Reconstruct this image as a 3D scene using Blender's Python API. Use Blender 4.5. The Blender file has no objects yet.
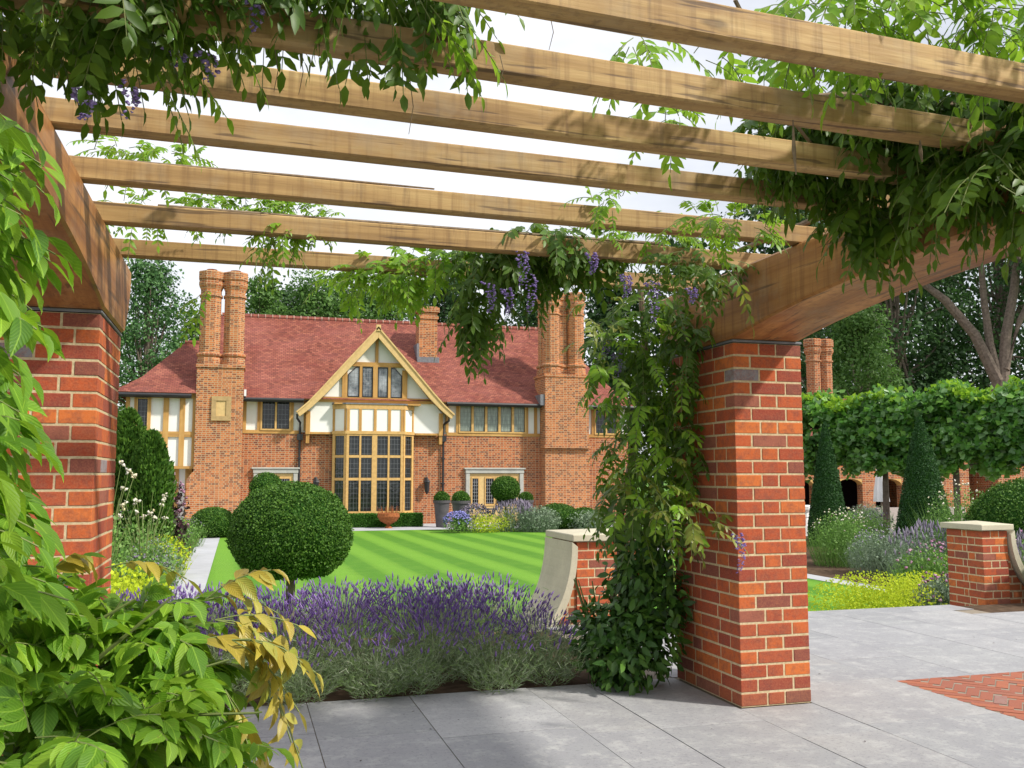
import bpy, bmesh, math, random
import numpy as np
from mathutils import Vector, Matrix
random.seed(7); RNG = np.random.default_rng(11)
R = math.radians; PI = math.pi
scene = bpy.context.scene; COL = scene.collection
EYE = 1.27; G = -0.68            # eye height over the paved terrace; garden level below it
YAW = R(16.4); PITCH = math.atan(91/925.)

def at(px, py, d):
    """point d metres in front of the photographer in the direction measured on the photo"""
    x, y = (px-512)/925., -(py-384)/925.
    sp, cp, sy, cy = math.sin(PITCH), math.cos(PITCH), math.sin(YAW), math.cos(YAW)
    v = Vector((sy*cp, cy*cp, sp)) + x*Vector((cy, -sy, 0)) + y*Vector((-sy*sp, -cy*sp, cp))
    return Vector((v.x*d, v.y*d, EYE+v.z*d))

# ---------------------------------------------------------------- scene objects
BASE = {}
def put(o, parent=None):
    COL.objects.link(o)
    if parent is not None: o.parent = parent
    return o
def tag(o, label=None, cat=None, group=None, kind=None):
    if label: o['label'] = label
    if cat: o['category'] = cat
    if group: o['group'] = group
    if kind: o['kind'] = kind
    return o
def empty(name, loc, label, cat, group=None):
    o = bpy.data.objects.new(name, None); o.empty_display_size = .1
    put(o); o.location = loc; BASE[o.name] = Vector(loc)
    return tag(o, label, cat, group)
def copy_tree(o, parent=None):
    c = o.copy(); COL.objects.link(c); c.parent = parent
    if o.name in BASE: BASE[c.name] = BASE[o.name]
    for ch in [x for x in o.children]: copy_tree(ch, c)
    return c

def finish(name, me, mat, parent, smooth=False, base=None):
    if base is None:
        base = BASE.get(parent.name) if parent is not None else None
    o = bpy.data.objects.new(name, me)
    for m in (mat if isinstance(mat, (list, tuple)) else [mat]): me.materials.append(m)
    put(o, parent)
    if parent is not None: BASE[o.name] = BASE[parent.name]
    if smooth: me.shade_smooth()
    return o

class MB:
    def __init__(s): s.v = []; s.f = []; s.m = []; s.p = []
    def add(s, vs, fs, mi=0):
        b = len(s.v); s.p.append((b, len(vs), [tuple(f) for f in fs])); s.v += [tuple(v) for v in vs]; s.f += [[b+i for i in f] for f in fs]; s.m += [mi]*len(fs); return s
    def box(s, x0, x1, y0, y1, z0, z1, mi=0):
        return s.add([(x0,y0,z0),(x1,y0,z0),(x1,y1,z0),(x0,y1,z0),(x0,y0,z1),(x1,y0,z1),(x1,y1,z1),(x0,y1,z1)],
            [(0,3,2,1),(4,5,6,7),(0,1,5,4),(1,2,6,5),(2,3,7,6),(3,0,4,7)], mi)
    def prism_y(s, poly, y0, y1, mi=0):        # poly: (x,z) counter-clockwise seen from -Y
        n = len(poly)
        return s.add([(x,y0,z) for x,z in poly]+[(x,y1,z) for x,z in poly],
            [tuple(range(n)), tuple(range(2*n-1,n-1,-1))]+[((i+1)%n, i, n+i, n+(i+1)%n) for i in range(n)], mi)
    def prism_x(s, poly, x0, x1, mi=0):        # poly: (y,z)
        n = len(poly)
        return s.add([(x0,y,z) for y,z in poly]+[(x1,y,z) for y,z in poly],
            [tuple(range(n-1,-1,-1)), tuple(range(n,2*n))]+[(i,(i+1)%n,n+(i+1)%n,n+i) for i in range(n)], mi)
    def lathe(s, cx, cy, prof, n=24, rot=0, mi=0, cap=True):   # prof: (r,z)
        vs = []
        for r, z in prof:
            for k in range(n):
                a = rot+2*PI*k/n; vs.append((cx+r*math.cos(a), cy+r*math.sin(a), z))
        fs = []
        for i in range(len(prof)-1):
            for k in range(n):
                k2 = (k+1)%n; fs.append((i*n+k, i*n+k2, (i+1)*n+k2, (i+1)*n+k))
        if cap:
            fs.append(tuple(range(n-1,-1,-1))); L = (len(prof)-1)*n; fs.append(tuple(range(L,L+n)))
        return s.add(vs, fs, mi)
    def tube(s, pts, rad, n=7, mi=0):
        pts = [Vector(p) for p in pts]; vs = []; N = len(pts)
        if not isinstance(rad, (list,tuple)): rad = [rad]*N
        for i, p in enumerate(pts):
            d = (pts[min(i+1,N-1)]-pts[max(i-1,0)]).normalized()
            a = d.cross(Vector((0,0,1)) if abs(d.z)<.9 else Vector((1,0,0))).normalized(); b = d.cross(a)
            for k in range(n):
                t = 2*PI*k/n; vs.append(p+(a*math.cos(t)+b*math.sin(t))*rad[i])
        fs = [(i*n+k, i*n+(k+1)%n, (i+1)*n+(k+1)%n, (i+1)*n+k) for i in range(N-1) for k in range(n)]
        fs += [tuple(range(n-1,-1,-1)), tuple((N-1)*n+k for k in range(n))]
        return s.add(vs, fs, mi)
    def bar(s, p, q, w, y0, y1, mi=0):         # straight timber in a facade plane, p,q=(x,z), w wide
        dx, dz = q[0]-p[0], q[1]-p[1]; L = math.hypot(dx,dz); nx, nz = -dz/L*w/2, dx/L*w/2
        return s.prism_y([(p[0]-nx,p[1]-nz),(q[0]-nx,q[1]-nz),(q[0]+nx,q[1]+nz),(p[0]+nx,p[1]+nz)], y0, y1, mi)
    def split(s, name, mat, parent=None, **kw):    # every piece its own part
        for b, n, fs in s.p:
            q = MB(); q.add(s.v[b:b+n], fs); q.build(name, mat, parent, **kw)
    def build(s, name, mat, parent=None, bevel=0, smooth=False):
        base = BASE[parent.name] if parent is not None else Vector((0,0,0))
        me = bpy.data.meshes.new(name)
        me.from_pydata([(x-base.x, y-base.y, z-base.z) for x,y,z in s.v], [], s.f)
        if isinstance(mat,(list,tuple)): me.polygons.foreach_set('material_index', s.m)
        bm = bmesh.new(); bm.from_mesh(me); bmesh.ops.recalc_face_normals(bm, faces=bm.faces); bm.to_mesh(me); bm.free()
        uv = me.uv_layers.new(name='UVMap').data; Z = Vector((0,0,1))
        for p in me.polygons:                  # metre-true planar UVs, u along the wall, v up it
            n = p.normal; t = Z.cross(n)
            t = Vector((1,0,0)) if t.length < 1e-3 else t.normalized(); b = n.cross(t)
            for li, vi in zip(p.loop_indices, p.vertices):
                c = Vector(s.v[vi]); uv[li].uv = (c.dot(t), c.dot(b))
        o = finish(name, me, mat, parent, smooth)
        if bevel:
            m = o.modifiers.new('bevel','BEVEL'); m.width = bevel; m.segments = 1; m.limit_method = 'ANGLE'
        return o

# ---------------------------------------------------------------- materials
MATS = {}
class NT:
    def __init__(s, name):
        s.m = bpy.data.materials.new(name); s.m.use_nodes = True; s.t = s.m.node_tree; s.n = s.t.nodes
        s.b = s.n['Principled BSDF']; s.out = s.n['Material Output']; MATS[name] = s.m
    def add(s, typ, **kw):
        n = s.n.new(typ)
        for k, v in kw.items():
            if k in n.inputs: n.inputs[k].default_value = v
            else: setattr(n, k, v)
        return n
    def link(s, a, b): s.t.links.new(a, b)
    def coord(s, kind='Object', scale=(1,1,1)):
        tc = s.add('ShaderNodeTexCoord'); mp = s.add('ShaderNodeMapping'); mp.inputs['Scale'].default_value = scale
        s.link(tc.outputs[kind], mp.inputs['Vector']); return mp.outputs[0]
    def noise(s, vec, scale, detail=4, rough=.55):
        n = s.add('ShaderNodeTexNoise'); n.inputs['Scale'].default_value = scale
        n.inputs['Detail'].default_value = detail; n.inputs['Roughness'].default_value = rough
        s.link(vec, n.inputs['Vector']); return n.outputs['Fac']
    def ramp(s, fac, stops, interp='LINEAR'):
        r = s.add('ShaderNodeValToRGB'); e = r.color_ramp.elements; r.color_ramp.interpolation = interp
        while len(e) < len(stops): e.new(.5)
        for el, (p, c) in zip(e, stops): el.position = p; el.color = (*c, 1)
        s.link(fac, r.inputs[0]); return r.outputs[0]
    def mix(s, fac, a, b, mode='MIX'):
        m = s.add('ShaderNodeMix'); m.data_type = 'RGBA'; m.blend_type = mode
        for sock, v in ((m.inputs[0], fac), (m.inputs[6], a), (m.inputs[7], b)):
            if isinstance(v, (int,float)): sock.default_value = v
            elif isinstance(v, tuple): sock.default_value = (*v,1)
            else: s.link(v, sock)
        return m.outputs[2]
    def bump(s, h, strength, dist=.01):
        b = s.add('ShaderNodeBump'); b.inputs['Strength'].default_value = strength; b.inputs['Distance'].default_value = dist
        s.link(h, b.inputs['Height']); s.link(b.outputs[0], s.b.inputs['Normal']); return b
    def color(s, c, rough=.7, spec=.4):
        if isinstance(c, tuple): s.b.inputs['Base Color'].default_value = (*c,1)
        else: s.link(c, s.b.inputs['Base Color'])
        s.b.inputs['Roughness'].default_value = rough; s.b.inputs['Specular IOR Level'].default_value = spec
        return s.m

def plain(name, c, rough=.6, spec=.4, var=.12, scale=6, metal=0):
    t = NT(name); f = t.noise(t.coord(), scale)
    t.color(t.ramp(f, [(.3, tuple(x*(1-var) for x in c)), (.7, tuple(min(1,x*(1+var)) for x in c))]), rough, spec)
    t.b.inputs['Metallic'].default_value = metal
    return t.m
def island(t): return t.add('ShaderNodeNewGeometry').outputs['Random Per Island']

def brick_real(name, dull=0):
    t = NT(name); r = island(t); co = t.coord()
    c = t.ramp(r, [(0,(.4,.075,.03)),(.14,(.5,.11,.03)),(.3,(.34,.06,.028)),(.42,(.58,.15,.035)),(.52,(.28,.05,.032)),(.64,(.46,.09,.03)),(.76,(.38,.08,.036)),(.88,(.22,.065,.05)),(.93,(.3,.1,.07)),(.965,(.24,.24,.26)),(.98,(.52,.12,.035))], 'CONSTANT')
    n1 = t.noise(co, 22, 5, .7); n2 = t.noise(co, 140, 3)
    c = t.mix(t.ramp(n1,[(.44,(0,0,0)),(.66,(.6,.6,.6))]), c, (.16,.055,.045))
    low = t.add('ShaderNodeSeparateXYZ'); t.link(co, low.inputs[0]); lm = t.add('ShaderNodeMath', operation='MULTIPLY_ADD'); lm.inputs[1].default_value = .35; t.link(n1, lm.inputs[0]); t.link(low.outputs[2], lm.inputs[2])
    c = t.mix(t.ramp(lm.outputs[0],[(.1,(.45,)*3),(.32,(0,)*3)]), c, (.17,.12,.08))
    c = t.mix(t.ramp(n2,[(.35,(0,0,0)),(.8,(.3,.3,.3))]), c, (.62,.26,.12))
    if dull: c = t.mix(dull, c, (.3,.12,.085))
    t.color(c, .85, .2); t.bump(t.noise(co, 90, 6, .7), .55, .004); return t.m
def mortar(name):
    t = NT(name); co = t.coord()
    t.color(t.ramp(t.noise(co,60,4),[(.3,(.46,.35,.2)),(.7,(.66,.54,.34))]), .95, .1); t.bump(t.noise(co,200,3),.6,.003); return t.m
def brick_far(name, c1, c2, dark, mort=(.5,.38,.25)):
    t = NT(name); uv = t.coord('UV')
    b = t.add('ShaderNodeTexBrick'); t.link(uv, b.inputs['Vector'])
    for k, v in (('Scale',1),('Mortar Size',.009),('Mortar Smooth',.1),('Bias',0),('Brick Width',.17),('Row Height',.075)): b.inputs[k].default_value = v
    b.offset = .5; b.squash = .75; b.squash_frequency = 2
    b.inputs['Color1'].default_value = (0,0,0,1); b.inputs['Color2'].default_value = (1,1,1,1)
    col = t.ramp(b.outputs['Color'], [(0,dark),(.18,dark),(.3,c1),(.6,c2),(1,tuple(min(1,x*1.25) for x in c2))])
    col = t.mix(t.ramp(t.noise(uv,1.1,5,.65),[(.4,(0,0,0)),(.8,(.4,.4,.4))]), col, dark)
    col = t.mix(t.ramp(t.noise(uv,9,3),[(.3,(0,0,0)),(.8,(.35,.35,.35))]), col, c2)
    col = t.mix(b.outputs['Fac'], col, mort)
    t.color(col, .9, .15)
    inv = t.add('ShaderNodeMath', operation='SUBTRACT'); inv.inputs[0].default_value = 1; t.link(b.outputs['Fac'], inv.inputs[1])
    t.bump(inv.outputs[0], .6, .008); return t.m
def tiles(name):
    t = NT(name); uv = t.coord('UV')
    wob = t.noise(uv, 1.3, 2); mp = t.add('ShaderNodeVectorMath', operation='MULTIPLY_ADD')
    cx = t.add('ShaderNodeCombineXYZ'); t.link(wob, cx.inputs[1]); mp.inputs[1].default_value = (.1,.1,.1); t.link(cx.outputs[0], mp.inputs[0]); t.link(uv, mp.inputs[2])
    b = t.add('ShaderNodeTexBrick'); t.link(mp.outputs[0], b.inputs['Vector'])
    for k, v in (('Scale',1),('Mortar Size',.008),('Mortar Smooth',.4),('Bias',0),('Brick Width',.165),('Row Height',.1)): b.inputs[k].default_value = v
    b.inputs['Color1'].default_value = (0,0,0,1); b.inputs['Color2'].default_value = (1,1,1,1)
    col = t.ramp(b.outputs['Color'], [(0,(.11,.037,.024)),(.3,(.18,.055,.034)),(.6,(.225,.072,.042)),(.85,(.3,.11,.065)),(1,(.19,.054,.034))])
    sx = t.add('ShaderNodeMapping'); sx.inputs['Scale'].default_value = (.6,3.5,1); t.link(uv, sx.inputs[0])
    col = t.mix(t.ramp(t.noise(sx.outputs[0],1.2,5,.7),[(.35,(0,0,0)),(.75,(.55,.55,.55))]), col, (.24,.055,.055))
    col = t.mix(t.ramp(t.noise(uv,.5,4,.7),[(.4,(0,0,0)),(.75,(.35,.35,.35))]), col, (.5,.2,.16))
    col = t.mix(b.outputs['Fac'], col, (.08,.025,.022))
    t.color(col, .85, .2)
    saw = t.add('ShaderNodeSeparateXYZ'); t.link(mp.outputs[0], saw.inputs[0])
    fr = t.add('ShaderNodeMath', operation='MULTIPLY'); fr.inputs[1].default_value = 10; t.link(saw.outputs[1], fr.inputs[0])
    f2 = t.add('ShaderNodeMath', operation='FRACT'); t.link(fr.outputs[0], f2.inputs[0])
    t.bump(f2.outputs[0], .8, -.03); return t.m
def wood(name, dark, mid, light, axis, rough=.6, grain=14, crack=.35):
    t = NT(name); sc = {'x':(.5,grain,grain),'y':(grain,.35,grain),'z':(grain,grain,.35)}[axis]
    co = t.coord('Object', sc); o2 = t.coord()
    oi = t.add('ShaderNodeObjectInfo').outputs['Random']; n1 = t.noise(co, 1, 6, .68); n2 = t.noise(o2, 1.7, 4, .6)
    c = t.ramp(n1, [(.3,dark),(.5,mid),(.68,light)])
    c = t.mix(t.ramp(oi,[(0,(0,)*3),(1,(crack,)*3)]), c, tuple(x*.78 for x in mid))
    rg = t.noise(t.coord('Object', tuple((1.2 if a_==axis else 4) for a_ in 'xyz')), 2.6, 2, .5); kn = t.ramp(rg,[(.71,(0,)*3),(.76,(crack*2,)*3)]); c = t.mix(kn, c, tuple(x*.35 for x in mid))
    c = t.mix(t.ramp(n2,[(.45,(0,0,0)),(.65,(.4,.4,.4))]), c, dark)
    wet = t.noise(t.coord('Object', tuple((9 if k!='z' else .8) for k in 'xyz')), 2.2, 4, .7)
    c = t.mix(t.ramp(wet,[(.56,(0,0,0)),(.7,(crack,crack,crack))]), c, (.09,.055,.035))
    k2 = tuple((7 if a_ in 'z' else 30) if a_ != axis else 14 for a_ in 'xyz') if axis != 'z' else (30,30,5)
    drip = t.noise(t.coord('Object', (30,30,1.2) if axis=='x' else (30,30,1.2)), 1, 3, .6)
    c = t.mix(t.ramp(drip,[(.52,(0,)*3),(.64,(min(1,crack*1.0),)*3)]), c, dark)
    grey = t.noise(t.coord('Object'), 3.3, 5, .7); c = t.mix(t.ramp(grey,[(.52,(0,)*3),(.68,(crack*.7,)*3)]), c, (.36,.3,.2))
    hl = t.noise(t.coord('Object', tuple(x*3 for x in sc)), 1, 2)
    c = t.mix(t.ramp(hl,[(.62,(0,0,0)),(.67,(min(1,crack*1.6),)*3)]), c, (.07,.04,.025))
    t.color(c, rough, .3); t.bump(hl, .5, -.004); return t.m
def leaf(name, stops, trans=.35, rough=.45, tcol=None, spec=.45, veins=False):
    t = NT(name); r = island(t); c = t.ramp(r, [(i/(len(stops)-1), s) for i, s in enumerate(stops)])
    if veins:
        u = t.add('ShaderNodeTexCoord'); sp = t.add('ShaderNodeSeparateXYZ'); t.link(u.outputs['UV'], sp.inputs[0])
        a = t.add('ShaderNodeMath', operation='ABSOLUTE'); sb = t.add('ShaderNodeMath', operation='SUBTRACT'); sb.inputs[1].default_value = .5
        t.link(sp.outputs[1], sb.inputs[0]); t.link(sb.outputs[0], a.inputs[0])
        mid = t.ramp(a.outputs[0], [(0,(.45,)*3),(.025,(.25,)*3),(.045,(0,)*3)])
        q = t.add('ShaderNodeMath', operation='MULTIPLY_ADD'); q.inputs[1].default_value = -.9; t.link(a.outputs[0], q.inputs[0]); t.link(sp.outputs[0], q.inputs[2])
        w = t.add('ShaderNodeMath', operation='MULTIPLY'); w.inputs[1].default_value = 55; t.link(q.outputs[0], w.inputs[0])
        s_ = t.add('ShaderNodeMath', operation='SINE'); t.link(w.outputs[0], s_.inputs[0])
        side = t.ramp(s_.outputs[0], [(.7,(0,)*3),(1,(.14,)*3)])
        vein = tuple(min(1, x*1.9+.03) for x in stops[len(stops)//2])
        c = t.mix(side, c, vein); c = t.mix(mid, c, vein)
        blot = t.noise(t.coord(), 9, 3); c = t.mix(t.ramp(blot,[(.4,(0,)*3),(.75,(.5,)*3)]), c, tuple(x*.5 for x in stops[0]))
        fine = t.noise(t.coord(), 60, 3); c = t.mix(t.ramp(fine,[(.66,(0,)*3),(.72,(.5,)*3)]), c, (.25,.2,.05))
        t.bump(s_.outputs[0], .25, .002)
    t.color(c, rough, spec)
    if trans:
        tr = t.add('ShaderNodeBsdfTranslucent')
        m2 = t.mix(.5, c, tcol or tuple(min(1,x*1.6) for x in stops[-1])); t.link(m2, tr.inputs['Color'])
        mx = t.add('ShaderNodeMixShader'); mx.inputs[0].default_value = trans
        t.link(t.b.outputs[0], mx.inputs[1]); t.link(tr.outputs[0], mx.inputs[2]); t.link(mx.outputs[0], t.out.inputs['Surface'])
    return t.m
def stone(name, c, var=.2, scale=3, rough=.8):
    t = NT(name); co = t.coord(); a = t.noise(co, scale, 6, .65); b = t.noise(co, scale*25, 3)
    col = t.ramp(a, [(.3,tuple(x*(1-var) for x in c)),(.7,tuple(min(1,x*(1+var)) for x in c))])
    col = t.mix(t.ramp(b,[(.4,(0,)*3),(.75,(.25,)*3)]), col, tuple(x*.6 for x in c))
    t.color(col, rough, .25); t.bump(b, .3, .003); return t.m
def paving(name):
    t = NT(name); co = t.coord(); r = island(t)
    c = t.ramp(r, [(0,(.27,.275,.285)),(.25,(.35,.35,.36)),(.5,(.3,.305,.31)),(.75,(.39,.39,.395)),(1,(.33,.325,.32))])
    a = t.noise(co, 1.6, 6, .7); b = t.noise(co, 45, 4, .7); d = t.noise(co, 7, 5, .75)
    c = t.mix(t.ramp(a,[(.4,(0,)*3),(.62,(.7,)*3)]), c, (.26,.26,.275))
    c = t.mix(t.ramp(d,[(.5,(0,)*3),(.68,(.5,)*3)]), c, (.52,.52,.5))
    c = t.mix(t.ramp(b,[(.54,(0,)*3),(.64,(.5,)*3)]), c, (.17,.17,.18))
    sp_ = t.noise(co, 110, 2, .5); c = t.mix(t.ramp(sp_,[(.66,(0,)*3),(.72,(.6,)*3)]), c, (.12,.11,.1))
    t.color(c, .62, .35); t.bump(b, .35, .004); return t.m
def lawn_mat(name):
    t = NT(name); co = t.coord(); sp = t.add('ShaderNodeSeparateXYZ'); t.link(co, sp.inputs[0])
    wob = t.noise(co, .35, 2)
    y = t.add('ShaderNodeMath', operation='MULTIPLY_ADD'); y.inputs[1].default_value = .023; t.link(sp.outputs[1], y.inputs[0]); t.link(sp.outputs[0], y.inputs[2])
    w = t.add('ShaderNodeMath', operation='MULTIPLY_ADD'); w.inputs[1].default_value = .12; t.link(wob, w.inputs[0]); t.link(y.outputs[0], w.inputs[2])
    m = t.add('ShaderNodeMath', operation='MULTIPLY'); m.inputs[1].default_value = 2*PI/1.12; t.link(w.outputs[0], m.inputs[0])
    s = t.add('ShaderNodeMath', operation='SINE'); t.link(m.outputs[0], s.inputs[0])
    h = t.add('ShaderNodeMath', operation='MULTIPLY_ADD'); h.inputs[1].default_value=.5; h.inputs[2].default_value=.5; t.link(s.outputs[0], h.inputs[0])
    c = t.ramp(h.outputs[0], [(.3,(.075,.21,.014)),(.48,(.115,.27,.02)),(.9,(.15,.325,.028))])
    f = t.noise(co, 40, 5, .75); g = t.noise(co, 2.5, 5, .7)
    c = t.mix(t.ramp(f,[(.35,(.4,)*3),(.6,(0,)*3)]), c, (.055,.17,.01))
    c = t.mix(t.ramp(g,[(.45,(0,)*3),(.75,(.3,)*3)]), c, (.19,.34,.04))
    t.color(c, .8, .2); t.bump(f, .6, .02); return t.m
def pane_mat(name, c, cames=(.11,.115,.12), gx=.13, gz=.19, rough=.06, back=None):
    t = NT(name); uv = t.coord('UV'); b = t.add('ShaderNodeTexBrick'); t.link(uv, b.inputs['Vector']); b.offset = 0
    for k, v in (('Scale',1),('Mortar Size',.007),('Mortar Smooth',.1),('Brick Width',gx),('Row Height',gz)): b.inputs[k].default_value = v
    col = t.ramp(t.noise(t.coord('UV',(5,.7,1)), 3, 3),[(.35,tuple(x*.5 for x in c)),(.65,c)])
    if back: col = t.mix(t.ramp(t.noise(t.coord('UV'),1.3,4,.7),[(.45,(0,)*3),(.65,(1,)*3)]), col, back)  # lighter patches: a reflection painted into the pane colour
    t.color(t.mix(b.outputs['Fac'], col, cames), rough, .5)
    wv = t.noise(t.coord('UV'), 6, 2); t.bump(wv, .15, .02)
    return t.m
# ---------------------------------------------------------------- foliage toolkit
def template_leaf(width=.36, fold=.1, curl=.14, st=((.22,.72),(.5,1.),(.78,.6))):
    v = [(0,0,0)]; uv = [(0,.5)]
    for t, w in st:
        z = -curl*t*t
        v += [(t,-w*width/2,z+fold*w*width),(t,0,z),(t,w*width/2,z+fold*w*width)]; uv += [(t,.5-w*.5),(t,.5),(t,.5+w*.5)]
    v.append((1,0,-curl*1.15)); uv.append((1,.5))
    f = [(0,1,2),(0,2,3)]; n = len(st)
    for i in range(n-1):
        a = 1+3*i; b = a+3; f += [(a,b,b+1,a+1),(a+1,b+1,b+2,a+2)]
    a = 1+3*(n-1); e = len(v)-1; f += [(a,e,a+1),(a+1,e,a+2)]
    return np.array(v), f, np.array(uv)
T_NEAR = template_leaf(.36,.12,.16,((.1,.42),(.28,.9),(.5,1.),(.72,.68),(.88,.27)))
T_NEAR2 = template_leaf(.4,.3,.34,((.12,.5),(.3,.85),(.52,1.),(.74,.8),(.9,.35)))
T_NEAR2[0][:,1] += .05*np.sin(T_NEAR2[0][:,0]*4); T_NEAR2[0][:,2] += .025*np.sin(T_NEAR2[0][:,0]*15+T_NEAR2[0][:,1]*20)
T_MID = template_leaf(.36,.12,.15,((.3,.95),(.68,.75)))
T_SMALL = (np.array([(0,0,0),(.45,-.22,.05),(1,0,-.08),(.45,.22,.05)]), [(0,1,2),(0,2,3)], np.array([(0,.5),(.45,0),(1,.5),(.45,1)]))
T_BROAD = (np.array([(0,0,0),(.4,-.4,.08),(1,0,-.12),(.4,.4,.08)]), [(0,1,2),(0,2,3)], np.array([(0,.5),(.45,0),(1,.5),(.45,1)]))
T_BLADE = (np.array([(0,-.02,0),(0,.02,0),(.6,.014,.02),(.6,-.014,.02),(1,0,.0)]), [(0,1,2,3),(3,2,4)], np.array([(0,0),(0,1),(.6,1),(.6,0),(1,.5)]))
def spike_template():
    v = []; f = []
    for i, (x, r) in enumerate(((0,.05),(.25,.13),(.6,.11),(1,.02))):
        for k in range(4): a = PI/2*k+i*.6; v.append((x, r*math.cos(a), r*math.sin(a)))
    for i in range(3):
        for k in range(4): f.append((i*4+k, i*4+(k+1)%4, i*4+4+(k+1)%4, i*4+4+k))
    return np.array(v), f, np.zeros((16,2))
T_SPIKE = spike_template()
def petal_template():
    v = [(0,0,0),(.5,-.45,.2),(1,0,0),(.5,.45,.2),(.5,0,-.3)]
    return np.array(v), [(0,1,2,3),(0,4,1),(1,4,2),(2,4,3),(3,4,0)], np.zeros((5,2))
T_PETAL = petal_template()

def scatter(name, T, P, A, Nn, S, mat, parent=None, width=1.0, kind=None):
    """one mesh of len(P) copies of template T; A = along, Nn = normal, S = size"""
    P = np.asarray(P,float); A = np.asarray(A,float); Nn = np.asarray(Nn,float); S = np.asarray(S,float).reshape(-1,1)
    A = A/np.maximum(np.linalg.norm(A,axis=1,keepdims=True),1e-6)
    B = np.cross(Nn, A); B = B/np.maximum(np.linalg.norm(B,axis=1,keepdims=True),1e-6); C = np.cross(A, B)
    tv, tf, tuv = T; n, k = len(P), len(tv)
    V = P[:,None,:] + S[:,None,:]*(tv[None,:,0:1]*A[:,None,:] + width*tv[None,:,1:2]*B[:,None,:] + tv[None,:,2:3]*C[:,None,:])
    if parent is not None: V = V - np.array(BASE[parent.name])
    lt = np.array([len(f) for f in tf]); li = np.concatenate([np.array(f) for f in tf])
    me = bpy.data.meshes.new(name); me.vertices.add(n*k); me.vertices.foreach_set('co', V.reshape(-1))
    loops = (li[None,:]+k*np.arange(n)[:,None]).reshape(-1); me.loops.add(len(loops)); me.loops.foreach_set('vertex_index', loops.astype(np.int32))
    tot = np.tile(lt, n); st = np.concatenate([[0],np.cumsum(tot)[:-1]]); me.polygons.add(len(tot))
    me.polygons.foreach_set('loop_start', st.astype(np.int32)); me.polygons.foreach_set('loop_total', tot.astype(np.int32))
    u = me.uv_layers.new(name='UVMap'); u.data.foreach_set('uv', np.tile(tuv[li], (n,1)).reshape(-1))
    me.update(calc_edges=True); me.validate()
    o = finish(name, me, mat, parent, smooth=True)
    if kind: o['kind'] = kind
    return o

def rvec(n):
    v = RNG.normal(size=(n,3)); return v/np.linalg.norm(v,axis=1,keepdims=True)
def cloud(name, blobs, n, size, mat, parent=None, T=T_BROAD, shell=(.72,1.05), out=.6, droop=0., width=1., var=.35, kind=None, up=0.):
    """leaves on the outside of ellipsoids: blobs = [(cx,cy,cz,rx,ry,rz),...]"""
    b = np.array(blobs,float); w = (b[:,3]*b[:,4]*b[:,5])**(2/3.); w = w/w.sum()
    idx = RNG.choice(len(b), n, p=w); d = rvec(n); r = RNG.uniform(shell[0],shell[1],(n,1))
    P = b[idx,:3]+d*r*b[idx,3:6]
    A = d*out+rvec(n)*(1-out*.6); A[:,2] -= droop; A[:,2] += up
    Nn = d+rvec(n)*.5+np.array([0,0,.4])
    S = size*RNG.uniform(1-var,1+var,n)
    return scatter(name, T, P, A, Nn, S, mat, parent, width, kind)

class Compound:
    """collects pinnate wisteria leaves (leaflets on a drooping rachis)"""
    def __init__(s): s.P=[]; s.A=[]; s.N=[]; s.S=[]; s.r=[]
    def leaf(s, p, d, L=.28, pairs=5, ll=.075, droop=.35, flat=.25):
        p = Vector(p); d = Vector(d).normalized(); side = d.cross(Vector((0,0,1)))
        if side.length < .15: side = Vector((random.uniform(-1,1),random.uniform(-1,1),.1))
        side.normalize(); side = (side+Vector((random.gauss(0,flat),random.gauss(0,flat),random.gauss(0,flat)))).normalized()
        pts = []
        for i in range(5):
            t = i/4; pts.append(p+d*L*t+Vector((0,0,-droop*L*t*t)))
        s.r.append(pts); ll *= random.uniform(.75,1.25)
        for i in range(pairs+1):
            t = .28+.72*i/pairs; q = p+d*L*t+Vector((0,0,-droop*L*t*t)); tan = (d+Vector((0,0,-2*droop*t))).normalized()
            nrm = side.cross(tan).normalized()
            if nrm.z < 0: nrm = -nrm
            sz = ll*(1.05-.35*abs(t-.55))*random.uniform(.85,1.12)
            if i == pairs: dirs = [tan]
            else: dirs = [(tan*.55+side*.85),(tan*.55-side*.85)]
            for dd in dirs:
                dd = dd.normalized()+Vector((random.gauss(0,.12),random.gauss(0,.12),-random.uniform(.05,.55)))
                nn = nrm+Vector((random.gauss(0,.25),random.gauss(0,.25),random.gauss(0,.15)))
                s.P.append(tuple(q)); s.A.append(tuple(dd)); s.N.append(tuple(nn)); s.S.append(sz)
    def build(s, name, T, mat, parent, stem_mat=None, sr=.0014, width=1.12):
        if T is T_NEAR:
            k = RNG.uniform(0,1,len(s.P)) < .5; q = [np.array(v) for v in (s.P,s.A,s.N,s.S)]
            scatter(name, T_NEAR2, *[v[~k] for v in q], mat, parent, width*.95); o = scatter(name, T, *[v[k] for v in q], mat, parent, width)
        else: o = scatter(name, T, s.P, s.A, s.N, s.S, mat, parent, width)
        if stem_mat:
            m = MB()
            for pts in s.r: m.tube(pts, sr, 3)
            m.build('leaf_stalks', stem_mat, parent)['kind'] = 'stuff'
        return o
def rand_in(blob):
    while True:
        v = Vector((random.uniform(-1,1),random.uniform(-1,1),random.uniform(-1,1)))
        if v.length <= 1: return Vector((blob[0]+v.x*blob[3], blob[1]+v.y*blob[4], blob[2]+v.z*blob[5])), v
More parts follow.
